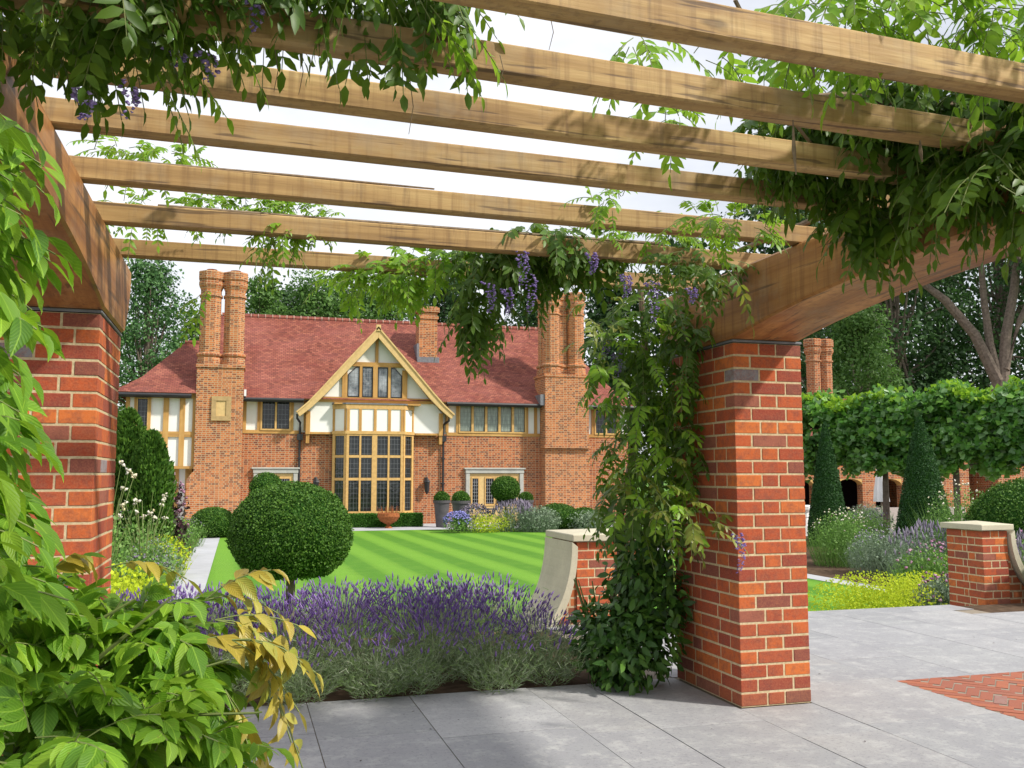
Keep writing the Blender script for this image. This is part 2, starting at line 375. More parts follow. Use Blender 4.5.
def fill(C, blobs, n, L=.26, ll=.07, droop=.35, bias=(0,0,-.3), out=.8, pairs=5):
    w = [(b[3]*b[4]*b[5])**.6 for b in blobs]
    for b in random.choices(blobs, w, k=n):
        p, v = rand_in(b)
        d = v*out+Vector((random.gauss(0,.5),random.gauss(0,.5),random.gauss(0,.35)))+Vector(bias)
        C.leaf(p, d, L*random.uniform(.7,1.2), random.choice([pairs-1,pairs,pairs]), ll*random.uniform(.8,1.15), droop)
def blob(px, py, d, rpx, rpy=None, depth=None):
    c = at(px,py,d); k = d/925.; r = rpx*k; rz = (rpy or rpx)*k
    return (c.x, c.y, c.z, r, depth or r, rz)
def raceme(parent, p, L=.17, w=.035, mat=None, n=46):
    P=[];A=[];N=[];S=[]
    for i in range(n):
        t = random.random(); a = random.uniform(0,2*PI); r = w*(1-.8*t)*random.uniform(.5,1)
        P.append((p[0]+r*math.cos(a)+.02*math.sin(t*3), p[1]+r*math.sin(a), p[2]-t*L)); A.append((math.cos(a),math.sin(a),random.uniform(-.6,.2)))
        N.append((0,0,1)); S.append(.017*(1.1-.5*t))
    return scatter('flower_cluster', T_PETAL, P, A, N, S, mat or MATS['wisteria_flower'], parent)

# materials used by plants
leaf('wisteria_leaf',[(.1,.24,.018),(.15,.33,.022),(.21,.41,.03),(.3,.48,.035),(.08,.2,.025),(.17,.35,.03)], .42, .5, (.35,.58,.03), .35, True)
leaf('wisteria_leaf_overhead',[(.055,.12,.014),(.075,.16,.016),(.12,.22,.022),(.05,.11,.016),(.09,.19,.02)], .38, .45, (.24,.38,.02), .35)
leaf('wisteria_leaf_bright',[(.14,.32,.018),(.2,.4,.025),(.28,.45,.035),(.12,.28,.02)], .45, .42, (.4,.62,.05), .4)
leaf('wisteria_leaf_bronze',[(.42,.33,.04),(.5,.42,.06),(.36,.26,.03),(.5,.48,.1),(.3,.36,.05)], .3, .38, (.5,.4,.06), .5, True)
leaf('wisteria_leaf_young',[(.16,.24,.03),(.24,.28,.04),(.2,.2,.035),(.13,.24,.03)], .35, .42, (.45,.5,.05), .4)
leaf('wisteria_flower',[(.34,.25,.6),(.45,.35,.72),(.22,.14,.42),(.55,.45,.75)], .3, .6, (.4,.3,.7), .2)
leaf('yew_leaf',[(.035,.095,.012),(.06,.145,.016),(.1,.2,.022),(.045,.115,.014)], .15, .6, None, .25)
leaf('cone_leaf',[(.018,.06,.018),(.028,.085,.022),(.04,.11,.026)], .12, .6, None, .25)
leaf('box_leaf',[(.03,.1,.012),(.055,.17,.018),(.085,.22,.025)], .2, .55, None, .3)
leaf('tree_leaf_mid',[(.07,.15,.03),(.1,.21,.045),(.15,.27,.06),(.08,.17,.035)], .35, .55, None, .3)
leaf('tree_leaf_dark',[(.025,.06,.02),(.04,.09,.026),(.06,.13,.035)], .28, .55, None, .3)
leaf('tree_leaf_conifer',[(.055,.13,.045),(.08,.19,.06),(.13,.25,.08),(.05,.12,.04)], .25, .6, None, .25)
leaf('plane_leaf',[(.05,.17,.03),(.1,.27,.04),(.2,.4,.05),(.04,.12,.03),(.26,.42,.18),(.08,.22,.04),(.15,.34,.05)], .35, .42, None, .5)
leaf('lime_flower',[(.42,.5,.02),(.5,.6,.03),(.35,.48,.02),(.55,.6,.05)], .3, .7, None, .2)
leaf('silver_leaf',[(.2,.27,.18),(.27,.34,.24),(.14,.21,.11)], .2, .7, None, .2)
leaf('lavender_foliage',[(.17,.25,.11),(.27,.35,.19),(.1,.16,.06),(.4,.44,.32),(.22,.34,.1),(.13,.2,.07)], .25, .7, None, .2)
leaf('lavender_flower',[(.22,.13,.42),(.3,.18,.52),(.15,.08,.3),(.4,.28,.58),(.18,.1,.28)], .2, .7, None, .2)
leaf('lavender_stem',[(.3,.36,.2),(.42,.45,.3),(.22,.3,.12)], .2, .7, None, .2)
leaf('herb_leaf',[(.1,.22,.04),(.17,.33,.05),(.22,.36,.1),(.07,.16,.03)], .3, .6, None, .3)
leaf('pale_flower',[(.8,.75,.6),(.85,.8,.75),(.75,.65,.35)], .2, .6, None, .2)
leaf('pink_flower',[(.5,.25,.4),(.35,.15,.25),(.6,.4,.5)], .2, .6, None, .2)
leaf('mauve_flower',[(.34,.3,.38),(.24,.2,.3),(.38,.34,.42)], .2, .7, None, .2)
leaf('bluebell_flower',[(.25,.25,.6),(.35,.35,.7)], .2, .7, None, .2)
leaf('dark_leaf',[(.05,.025,.03),(.08,.03,.04),(.03,.05,.02)], .15, .5, None, .3)
leaf('shrub_leaf',[(.03,.09,.014),(.055,.15,.02),(.1,.22,.025),(.025,.07,.012)], .3, .45, None, .45)
plain('stem_green',(.16,.2,.06),.6); plain('vine_bark',(.2,.15,.1),.85,.2,.35,30); plain('bark',(.16,.125,.1),.9,.2,.35,9)
plain('bark_pale',(.27,.22,.18),.9,.2,.35,7)
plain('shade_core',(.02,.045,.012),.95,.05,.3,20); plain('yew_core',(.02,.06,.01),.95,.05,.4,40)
plain('soil',(.09,.06,.04),.95,.05,.4,12)
# ---------------------------------------------------------------- hard materials
brick_real('pillar_brick'); mortar('pillar_mortar')
brick_far('house_brick',(.31,.075,.03),(.42,.13,.048),(.17,.055,.036),(.46,.35,.22))
brick_real('panel_brick', .5)
plain('gold_stone',(.43,.3,.14),.85,.2,.15,6)
brick_far('chimney_brick',(.35,.095,.035),(.48,.17,.06),(.19,.07,.04),(.48,.37,.23))
tiles('roof_tile')
wood('rafter_oak',(.2,.11,.042),(.42,.26,.1),(.6,.42,.18),'x',.65,16,.42)
wood('beam_oak',(.17,.065,.024),(.36,.16,.05),(.56,.29,.1),'y',.5,10,.4)
wood('oak_h',(.36,.18,.05),(.52,.29,.085),(.62,.38,.13),'x',.6,6,.12)
wood('oak_v',(.36,.18,.05),(.52,.29,.085),(.62,.38,.13),'z',.6,6,.12)
plain('oak_gold',(.58,.36,.13),.55,.3,.15,9)
plain('oak_pale',(.6,.42,.18),.6,.3,.12,7)
plain('render_white',(.8,.79,.75),.85,.2,.03,2)
plain('black_iron',(.02,.02,.022),.45,.5,.2); plain('lead',(.16,.165,.18),.5,.5,.25,10)
plain('ridge_mortar',(.42,.3,.24),.9,.1,.3,5)
stone('coping_stone',(.5,.46,.34),.14,2.5); stone('surround_stone',(.42,.42,.38),.15,3)
stone('path_stone',(.42,.43,.45),.1,2)
paving('terrace_slab'); stone('slab_joint',(.26,.22,.17),.2,20)
plain('planter_grey',(.085,.08,.085),.6,.35,.2,5); plain('rust',(.3,.1,.035),.85,.2,.35,14); plain('metal_frame',(.015,.015,.017),.4,.5,.1)
pane_mat('leaded_pane',(.02,.024,.024)); pane_mat('curtain_pane',(.3,.36,.3),(.15,.17,.15),.12,.16,.12)
pane_mat('gable_pane',(.1,.12,.14),(.2,.2,.21),.1,.16,.05,(.36,.39,.42)); pane_mat('door_pane',(.02,.02,.025),(.3,.3,.3),.09,.14)
plain('dark_interior',(.012,.008,.009),.9,.05,.2); plain('parasol_cloth',(.8,.8,.82),.8,.2,.03,4)
plain('lamp_glass',(.05,.05,.045),.15,.5,.1); plain('painted_white',(.75,.75,.75),.5,.3,.03)
lawn_mat('lawn_grass'); plain('rough_grass',(.09,.19,.03),.9,.1,.35,1.2)
plain('gravel',(.4,.35,.33),.95,.1,.25,40)

# ---------------------------------------------------------------- ground
def sheet(name, x0, x1, y0, y1, z, mat, h=None):
    m = MB()
    if h: m.box(x0,x1,y0,y1,z-h,z)
    else: m.add([(x0,y0,z),(x1,y0,z),(x1,y1,z),(x0,y1,z)],[(0,1,2,3)])
    return tag(m.build(name, MATS[mat]), kind='structure')
sheet('ground', -400, 400, -60, 700, G-.03, 'rough_grass')
sheet('lawn', -.5, 10.4, 8.3, 32.95, G, 'lawn_grass')
sheet('path', -1.08, -.5, 8.3, 33.3, G+.006, 'path_stone')
sheet('path', 10.4, 10.85, 8.3, 29.9, G+.006, 'path_stone')
sheet('house_terrace', -6, 19, 32.95, 37.1, G+.004, 'path_stone')
sheet('planting_bed_soil', -7, -1.08, 8.2, 33, G+.003, 'soil')
sheet('planting_bed_soil', 10.85, 17.5, 8.4, 30, G+.003, 'soil')
sheet('gravel_court', 17.5, 34, 18, 33, G+.002, 'gravel')
# raised terrace: mortar bed, then stone slabs with open joints
m = MB(); m.box(-12, 2.5, -4, 5.44, G-.05, -.006); m.box(-12, 2.5, 5.44, 7.45, G-.05, -.06); m.box(2.5, 14, -4, 7.12, G-.05, -.006); m.box(2.5, 6.75, 7.12, 7.66, G-.05, -.006); m.box(6.75, 14, 7.12, 7.66, G-.05, -.03)
tag(m.build('terrace_base', MATS['slab_joint']), kind='structure')
m = MB(); m.add([(-12,5.44,-.02),(2.5,5.44,-.02),(2.5,7.45,-.02),(-12,7.45,-.02)],[(0,1,2,3)])
tag(m.build('planting_bed_soil', MATS['soil']), kind='structure')
m = MB(); m.add([(6.75,7.12,-.015),(14,7.12,-.015),(14,7.66,-.015),(6.75,7.66,-.015)],[(0,1,2,3)])
tag(m.build('planting_bed_soil', MATS['soil']), kind='structure')
slabs = MB(); J = .002
def lay(x0, x1, y0, y1):
    dz = random.uniform(-.0012,.0012); slabs.box(x0+J, x1-J, y0+J, y1-J, -.003, dz)
rs = random.Random(3)
xs = [-3.6,-2.9,-2.3,-1.6,-.95,-.2,.40,.98,1.69,2.07,2.66]
cross = {.40:[-2,-1.1,-.3,.5,1.3,2.2,3.1,3.95,4.68,5.44], .98:[-2,-1.2,-.2,.6,1.5,2.4,3.2,3.9,4.54,5.44], 1.69:[-2,-1,0,.7,1.6,2.3,3.0,3.62,4.42,5.44], 2.07:[-2,-1,0,.9,1.7,2.5,3.3,3.88,4.39,5.44]}
for a, b in zip(xs[:-1], xs[1:]):
    ys = cross.get(a)
    if not ys:
        ys = [-2+rs.uniform(0,.5)]
        while ys[-1] < 4.8: ys.append(ys[-1]+rs.choice([.6,.75,.9]))
        ys[-1] = 5.44
    for c, d in zip(ys[:-1], ys[1:]): lay(a, b, c, d)
xs = [2.66,3.12,3.95,4.55,5.3,5.75,6.5,7.25,7.8,8.7,9.3]
PX0, PX1, PY0, PY1 = 3.95, 6.5, 1.6, 4.98
for a, b in zip(xs[:-1], xs[1:]):
    top = 7.36 if b < 7 else 7.12
    ys = [-2+rs.uniform(0,.4)]
    while ys[-1] < top-.5: ys.append(ys[-1]+rs.choice([.45,.6,.75,.9]))
    ys[-1] = top
    if a == 2.66: ys = [-2,-1,0,.9,1.7,2.5,3.3,4.06,4.64]+[5.46,6.1,6.75,7.36]
    if a >= PX0-.01 and b <= PX1+.01: 
        ys = [y for y in ys if y < PY0-.2]+[PY0]+[None]+[PY1]+[y for y in ys if y > PY1+.25]
    for c, d in zip(ys[:-1], ys[1:]):
        if c is None or d is None: continue
        if a == 2.66 and c == 4.64: continue
        lay(a, b, c, d)
x = 2.5
while x < 6.7: x2 = min(x+.9, 6.75); lay(x, x2, 7.36, 7.68); x = x2
tag(slabs.build('terrace_paving', MATS['terrace_slab'], bevel=.0025), kind='structure')
# herringbone brick panel let into the terrace
sheet('panel_bed', PX0, PX1, PY0, PY1, -.0025, 'slab_joint')
bm = bmesh.new(); bl, bw, j = .21, .065, .008
c45 = math.cos(PI/4)
U = bl+j; W = bw+j
def hb(cx, cy, ang, L, Wd):
    ca, sa = math.cos(ang), math.sin(ang); z1 = .0015*random.uniform(-1,1); vs = []
    for z in (-.004, z1):
        for a, b in ((-L/2,-Wd/2),(L/2,-Wd/2),(L/2,Wd/2),(-L/2,Wd/2)): vs.append(bm.verts.new((cx+a*ca-b*sa, cy+a*sa+b*ca, z)))
    for f in ((0,3,2,1),(4,5,6,7),(0,1,5,4),(1,2,6,5),(2,3,7,6),(3,0,4,7)): bm.faces.new([vs[i] for i in f])
# rows of slanting bricks meeting point to point
k = 0; y = PY0-.3; step = W/c45; half = bl*c45+j
n_rows = int((PX1-PX0)/half)+2
for r_ in range(n_rows):
    cx = PX0+half*(r_+.5); sgn = 1 if r_%2 else -1; y = PY0-.3
    while y < PY1+.3:
        hb(cx, y, sgn*PI/4, bl, bw); y += step
for co, no in (((PX0,0,0),(-1,0,0)),((PX1,0,0),(1,0,0)),((0,PY0,0),(0,-1,0)),((0,PY1,0),(0,1,0))):
    bmesh.ops.bisect_plane(bm, geom=bm.verts[:]+bm.edges[:]+bm.faces[:], plane_co=co, plane_no=no, clear_outer=True)
me = bpy.data.meshes.new('herringbone_brick_panel'); bm.to_mesh(me); bm.free()
tag(finish('herringbone_brick_panel', me, MATS['panel_brick'], None), kind='structure')

# ---------------------------------------------------------------- brick pillars
def split(L, row, a, b, ja=.01):
    """brick lengths along one face, corner bricks a and b given"""
    mid = L-a-b-2*ja; out = [a]
    if mid > .02:
        k = max(1, round(mid/.165)); wts = [(.215 if (i+row)%2 else .1025) for i in range(k)]
        sc = (mid-(k-1)*ja)/sum(wts); out += [w*sc for w in wts]
    return out+[b]
def brickwork(m, core, x0, x1, y0, y1, z0, z1, rnd):
    n = max(1, int(round((z1-z0)/.075))); H = (z1-z0)/n
    core.box(x0+.0028, x1-.0028, y0+.0028, y1-.0028, z0, z1-.004)
    for r in range(n):
        za, zb = z0+r*H+.0058, z0+(r+1)*H-.0058
        wx, wy = (.1025,.215) if r%2 else (.16,.1025)
        def bx(a,b,c,d):
            e = rnd.uniform(-.0012,.0012); m.box(a+e, b+e, c-e, d-e, za, zb)
        fx = split(x1-x0, 1 if r%2 else 0, wx, wx); fy = split(y1-y0, r, wy, wy)
        for (sx, sy) in ((0,0),(1,0),(1,1),(0,1)):
            bx(x1-wx if sx else x0, x1 if sx else x0+wx, y1-wy if sy else y0, y1 if sy else y0+wy)
        p = x0+wx+.01
        for L in fx[1:-1]: bx(p, p+L, y0, y0+.1); bx(p, p+L, y1-.1, y1); p += L+.01
        p = y0+wy+.01
        for L in fy[1:-1]: bx(x0, x0+.09, p, p+L); bx(x1-.09, x1, p, p+L); p += L+.01
def pillar(x0, x1, y0, y1, label, seed):
    t = empty('brick_pillar', ((x0+x1)/2,(y0+y1)/2,0), label, 'pillar', 'brick pillars of the pergola')
    m = MB(); c = MB(); brickwork(m, c, x0, x1, y0, y1, 0, 2.025, random.Random(seed))
    m.build('brickwork', MATS['pillar_brick'], t, bevel=.0025); c.build('mortar', MATS['pillar_mortar'], t)
    m = MB(); m.box(x0-.006,x1+.006,y0-.006,y1+.006,2.026,2.04); m.build('lead_capping', MATS['lead'], t, bevel=.003)
pillar(2.68,3.12,4.65,5.43,'square red brick pillar carrying the right end of the pergola, lilac climber on its left side',5)
pillar(-1.08,-.64,4.65,5.43,'square red brick pillar at the left edge behind big green leaves',9)

# ---------------------------------------------------------------- pergola
pg = empty('pergola', (1.0,2.2,0), 'oak pergola of parallel rafters on two arched side beams over the terrace', 'pergola')
def side_beam(x0, x1):
    m = MB(); top = 2.43; prof = []
    def under(y):
        if y > 4.62: return 2.042
        t = (y-.2)/(4.62-.2); return 2.042+.15*(1-abs(2*t-1)**2.6)
    prof = [(5.62,top),(5.62,2.32),(5.58,2.24),(5.5,2.13),(5.43,2.06),(5.4,2.042)]
    ys = [4.62]+[4.62-(4.42)*i/24 for i in range(1,25)]
    prof += [(y, under(y)) for y in ys]+[(-1.3,2.042),(-1.5,2.34),(-1.5,top)]
    m.prism_x(prof, x0, x1); m.build('side_beam', MATS['beam_oak'], pg, bevel=.012)
side_beam(2.66,3.1); side_beam(-1.06,-.62)
for i, y in enumerate([5.25,4.58,3.95,3.36,2.92,2.52,2.12,1.6,1.1,.55,0,-.6]):
    m = MB(); m.box(-.95, 3.0, y-.048, y+.028, 2.4315, 2.523+random.uniform(-.004,.004)); sk = (0,.02,.05,.07,.09,.1,.1)[min(i,6)]
    m.v = [(a, b+sk*(a-.5)/1.9, c) for a, b, c in m.v]
    m.build('rafter', MATS['rafter_oak'], pg, bevel=.005)

# ---------------------------------------------------------------- coped piers beside the steps
def arc(cx, cz, a, b, n=14, sgn=1):
    return [(cx+sgn*(a*(1-math.cos(PI/2*i/n))), cz-b*math.sin(PI/2*i/n)) for i in range(n+1)]
def coped_pier(x0, x1, y0, y1, sgn, a, b, label, seed):
    t = empty('coped_pier', ((x0+x1)/2,(y0+y1)/2,G), label, 'pier')
    m = MB(); c = MB(); brickwork(m, c, x0, x1, y0, y1, -.68, .70, random.Random(seed))
    m.build('brickwork', MATS['pillar_brick'], t, bevel=.003); c.build('mortar', MATS['pillar_mortar'], t)
    e = .045; zt = .775
    m = MB(); cx0, cx1 = (x0-e, x1+.05) if sgn > 0 else (x0-.05, x1+e); xm, ym = (cx0+cx1)/2, (y0+y1)/2
    m.add([(cx0,y0-e,.703),(cx1,y0-e,.703),(cx1,y1+e,.703),(cx0,y1+e,.703),(cx0,y0-e,.762),(cx1,y0-e,.762),(cx1,y1+e,.762),(cx0,y1+e,.762),(xm,ym,.79)],
        [(0,3,2,1),(0,1,5,4),(1,2,6,5),(2,3,7,6),(3,0,4,7),(4,5,8),(5,6,8),(6,7,8),(7,4,8)])
    m.build('cap_stone', MATS['coping_stone'], t, bevel=.006)
    xe = x1 if sgn > 0 else x0
    outer = arc(xe+sgn*.055, .70, a, b, 16, sgn); inner = arc(xe+sgn*.004, .66, a, b, 16, sgn)
    poly = outer+inner[::-1]
    if sgn < 0: poly = poly[::-1]
    m = MB(); vs = []; n = len(outer)
    for (ox,oz),(ix,iz) in zip(outer,inner): vs += [(ox,y0-e,oz),(ox,y1+e,oz),(ix,y0-e,iz),(ix,y1+e,iz)]
    fs = []
    for i in range(n-1):
        k = 4*i; fs += [(k,k+1,k+5,k+4),(k+2,k+6,k+7,k+3),(k,k+4,k+6,k+2),(k+1,k+3,k+7,k+5)]
    fs += [(0,2,3,1),(4*n-4,4*n-3,4*n-1,4*n-2)]
    m.add(vs, fs); m.build('swept_coping', MATS['coping_stone'], t)
    m = MB(); inn = [(x-sgn*.002, z-.03) for x, z in inner]; zb = inn[-1][1]-.4
    poly = [(xe+sgn*.001, zb)]+[(inn[-1][0], zb)]+inn[::-1]
    m.prism_y(poly, y0+.02, y1-.02); m.build('swept_wall', MATS['house_brick'], t)
coped_pier(7.34,7.66,7.85,8.35,1,.95,.85,'low brick pier with buff stone cap and coping sweeping down to the right',21)
coped_pier(2.8,3.4,7.55,8.2,-1,.55,.85,'low brick pier with curved stone coping beside the lavender, left of the tall pillar',22)
st = empty('garden_steps', (5.4,8.0,G), 'stone steps going down from the terrace to the lawn between two coped piers', 'steps')
m = MB()
for i in range(3): m.box(3.42,7.3,7.7+.33*i,7.7+.33*(i+1)-.002,G-.02,-.17*(i+1))
m.build('treads', MATS['path_stone'], st)
m = MB(); m.box(-12,2.2,7.46,7.7,G-.05,-.05); rw = m.build('retaining_wall', MATS['house_brick']); tag(rw,'long low brick retaining wall behind the lavender bed dropping to the lawn','wall')
m = MB(); m.box(8.85,14,7.68,7.9,G-.05,-.05); rw = m.build('retaining_wall', MATS['house_brick']); tag(rw,'short low brick retaining wall at the right edge beyond the pier with buff cap','wall')
# ---------------------------------------------------------------- the house
H = empty('house', (5.5,37,G), 'large red brick and half-timbered country house with red tiled roof beyond the lawn', 'house')
FY = 37.0; EZ = 4.3
m = MB()
m.box(-1.8, 3.35, FY, FY+.3, G-.05, 2.93); m.box(6.75, 16.3, FY, FY+.3, G-.05, 2.93); m.box(3.35, 6.75, FY+.6, FY+.8, G-.05, 2.93)
m.box(3.35,3.5,FY,FY+.7,G-.05,2.93); m.box(6.6,6.75,FY,FY+.7,G-.05,2.93)
m.box(16.0,16.3,FY+.3,45,G-.05,2.93); m.box(-4,-3.7,FY+.3,45,G-.05,4.2); m.box(-4,16.3,45,45.3,G-.05,4.2)
m.box(-4.0,-1.8,FY+.12,FY+.3,G-.05,1.5)
m.split('wall', MATS['house_brick'], H)
m = MB(); m.box(-1.6, 16.25, FY+.03, FY+.3, 2.935, 4.32)       # white render storey
m.build('render_panel', MATS['render_white'], H)
# timbers of the upper storey
m = MB(); mv = MB()
y0, y1 = FY-.03, FY+.04
for a, b in ((.05,2.3),(8.1,12.1),(13.9,16.25)): m.box(a, b, y0, y1, 2.87, 3.0); m.box(a, b, y0, y1, 4.15, 4.3)
for x in (.17,.70,1.94,2.45,8.12,8.56,11.53,11.92,14.5,15.68,16.18): mv.box(x-.06,x+.06,y0-.004,y1,3.0,4.15)
m.split('timber_rail', MATS['oak_h'], H); mv.split('timber_post', MATS['oak_v'], H)

def window(x0, x1, z0, z1, lights, y, rows=(1,), mat='leaded_pane', fw=.06, mull=.07, parent=H, frame_mat='oak_gold', d=.1):
    """oak frame with mullions and transoms; every light's pane is a child"""
    f = MB(); yb = y+d
    f.box(x0,x1,y,yb,z0,z0+fw); f.box(x0,x1,y,yb,z1-fw,z1); f.box(x0,x0+fw,y+.002,yb,z0+fw,z1-fw); f.box(x1-fw,x1,y+.002,yb,z0+fw,z1-fw)
    ix0, ix1, iz0, iz1 = x0+fw, x1-fw, z0+fw, z1-fw
    w = (ix1-ix0-mull*(lights-1))/lights; tot = sum(rows); hh = (iz1-iz0-mull*(len(rows)-1)); P = []
    for i in range(lights):
        a = ix0+i*(w+mull)
        if i: f.box(a-mull, a, y+.004, yb, iz0, iz1)
        z = iz0
        for k, r in enumerate(rows):
            h = hh*r/tot; P.append((a, a+w, z, z+h))
            if i == 0 and k: f.box(ix0, ix1, y+.008, yb, z-mull, z)
            z += h+mull
    fo = f.build('window', MATS[frame_mat], parent)
    for a, b, c, e in P:
        p = MB(); p.box(a-.005, b+.005, yb-.03, yb-.015, c-.005, e+.005)
        g = p.build('pane', MATS[mat], fo)
        c2 = MB(); s = .022; q = yb-.036
        c2.box(a,b,q,yb-.031,c,c+s); c2.box(a,b,q,yb-.031,e-s,e); c2.box(a,a+s,q,yb-.031,c+s,e-s); c2.box(b-s,b,q,yb-.031,c+s,e-s)
        c2.build('casement', MATS['metal_frame'], fo)
    return fo
window(.76,1.9,2.99,4.17,2,FY-.06)
window(8.6,11.5,2.99,4.17,5,FY-.06,mat='curtain_pane',mull=.1)
window(14.56,15.64,2.99,4.13,2,FY-.06)

# jettied timber box on the left
m = MB(); m.box(-4.0,-1.62,36.55,38,1.56,4.2); m.build('jetty_panel', MATS['render_white'], H)
m = MB(); m.box(-2.66,-1.78,36.97,37.1,G,1.5); m.build('lower_panel', MATS['render_white'], H)
m = MB()
for a in (1.5,2.68,4.12): m.box(-4.06,-1.6,36.48,36.56,a,a+(.1 if a<2 else .2))
m.box(-4.0,-3.6,36.49,36.56,1.6,2.7)
m.split('timber_rail', MATS['oak_h'], H)
m = MB()
for x, w in ((-3.97,.14),(-3.7,.1),(-3.22,.1),(-2.64,.19),(-2.07,.19),(-1.66,.1)): m.box(x-w/2,x+w/2,36.475,36.56,1.6 if x>-3.1 or x<-3.9 else 2.88,4.12)
for x in (-2.72,-2.24,-1.8): m.box(x-.12,x+.1,36.93,37.0,G,1.5)
m.split('timber_post', MATS['oak_v'], H)
m = MB(); m.prism_x([(36.5,1.5),(36.97,1.5),(36.97,1.0),(36.9,1.1),(36.8,1.32)],-1.78,-1.66); m.build('bracket', MATS['oak_v'], H)
window(-3.66,-3.26,2.92,4.1,1,36.47,fw=.03)

# main roof: sprocketed eaves, ridge, hips
def roof_mesh(m, pts, faces): m.add(pts, faces)
m = MB(); e, k_, r_ = (36.55,4.22), (37.75,5.02), (41.1,8.12)
def side(x0e, x0k, x0r, x1e, x1k, x1r):
    m.add([(x0e,e[0],e[1]),(x1e,e[0],e[1]),(x0k,k_[0],k_[1]),(x1k,k_[0],k_[1]),(x0r,r_[0],r_[1]),(x1r,r_[0],r_[1]),
           (x0e,45.7,e[1]),(x1e,45.7,e[1]),(x0k,44.5,k_[1]),(x1k,44.5,k_[1])],
          [(0,1,3,2),(2,3,5,4),(8,9,7,6),(4,5,9,8),(1,7,9,3),(3,9,5),(0,2,8,6),(2,4,8)])
side(-1.0,-1.0,-.9,16.75,15.75,13.9)
m.build('roof', MATS['roof_tile'], H)
m = MB()     # lower hipped wing on the left
m.add([(-4.5,36.2,4.3),(-1.62,36.2,4.3),(-3.6,37.2,4.95),(-1.62,37.2,4.95),(-2.2,39.0,6.55),(-.95,39.0,6.55),(-4.5,41.8,4.3),(-.95,41.8,4.3),(-3.6,40.8,4.95),(-.95,40.8,4.95)],
      [(0,1,3,2),(2,3,5,4),(4,5,9,8),(8,9,7,6),(0,2,8,6),(2,4,8),(1,7,9,3),(3,9,5)])
m.build('wing_roof', MATS['roof_tile'], H)
m = MB(); x = -.85
while x < 13.85: m.tube([(x,41.1,8.1),(x+.29,41.1,8.1)],.11,8); x += .3
m.build('ridge_tile', MATS['roof_tile'], H)
m = MB(); x = -.865
while x < 13.9: m.tube([(x-.012,41.1,8.1),(x+.022,41.1,8.1)],.122,8); x += .3
m.build('ridge_bedding', MATS['ridge_mortar'], H)['kind'] = 'stuff'
m = MB(); m.tube([(-2.2,39,6.56),(-.9,39,6.56)],.1,8); m.build('ridge_tile', MATS['roof_tile'], H)
m = MB()
for a, b, yy, zz in ((.1,2.35,36.5,4.15),(8.0,12.05,36.5,4.15),(14.05,16.8,36.5,4.15),(-4.55,-1.75,36.15,4.2)):
    m.tube([(a,yy,zz),(b,yy,zz)],.065,8); m.box(a,b,yy+.06,yy+.09,zz-.09,zz+.06)
m.tube([(16.8,36.5,4.15),(16.8,45.7,4.15)],.065,8); m.tube([(-4.55,36.15,4.2),(-4.55,41.8,4.2)],.065,8)
m.split('gutter', MATS['black_iron'], H)
m = MB(); m.box(.1,12.0,36.6,36.98,4.19,4.23); m.box(14.1,16.6,36.6,36.98,4.19,4.23); m.box(-4.4,-1.8,36.3,36.5,4.21,4.26); m.split('soffit', MATS['oak_gold'], H)

# gable
GY = 36.45; AX = 5.17
m = MB()
m.add([(AX,GY,6.98),(AX,40.9,6.98),(2.14,GY,3.7),(2.14,37.2,3.7),(2.85,GY,4.2),(2.85,40.9,4.2),(8.2,GY,3.7),(8.2,37.2,3.7),(7.49,GY,4.2),(7.49,40.9,4.2)],
      [(0,4,5,1),(4,2,3,5),(0,1,9,8),(8,9,7,6)])
m.v = [(x,y,z+.03) for x,y,z in m.v]
ro = m.build('gable_roof', MATS['roof_tile'], H); md = ro.modifiers.new('s','SOLIDIFY'); md.thickness = .09; md.offset = -1
def barge(s):
    outer = [(AX,7.08),(AX+s*1.18,5.72),(AX+s*2.22,4.52),(AX+s*2.68,4.02),(AX+s*3.08,3.66)]
    inner = [(AX+s*2.98,3.5),(AX+s*2.52,3.88),(AX+s*2.04,4.36),(AX+s*1.06,5.48),(AX,6.68)]
    p = outer+inner
    if s > 0: p = p[::-1]
    return p
for s in (-1,1):
    m = MB(); m.prism_y(barge(s), GY-.16, GY-.04); m.build('bargeboard', MATS['oak_pale'], H, bevel=.01)
    o = barge(s); m = MB()
    out = [(AX,7.13),(AX+s*1.21,5.76),(AX+s*2.25,4.56),(AX+s*2.71,4.06),(AX+s*3.12,3.7)]; inn = [(x-s*.035,z-.045) for x,z in out]
    q = out+inn[::-1]; q = q[::-1] if s > 0 else q
    m.prism_y(q, GY-.2, GY-.03); m.build('verge_moulding', MATS['oak_pale'], H)
m = MB(); m.box(AX-.09,AX+.09,GY-.2,GY-.02,6.95,7.2); m.build('apex_cap', MATS['oak_pale'], H)
m = MB(); yy = 36.72
m.prism_y([(2.52,2.94),(7.83,2.94),(7.83,3.78),(AX,6.8),(2.52,3.78)], yy, yy+.1)
m.split('gable_panel', MATS['render_white'], H)
m = MB(); t0, t1 = yy-.09, yy+.01
m.box(2.7,7.62,t0,t1,4.12,4.32); m.box(3.95,6.4,t0-.003,t1,5.56,5.73)
m.box(3.5,6.9,36.3,36.7,4.02,4.08)
m.split('gable_beam', MATS['oak_h'], H)
m = MB(); m.box(AX-.06,AX+.06,t0-.006,t1,5.73,6.7)
for x, w, zt in ((3.92,.2,5.45),(4.55,.1,5.56),(AX-.05,.18,5.56),(5.68,.1,5.56),(6.3,.2,5.45)): m.box(x-w/2,x+w/2,t0-.006,t1,4.32,zt)
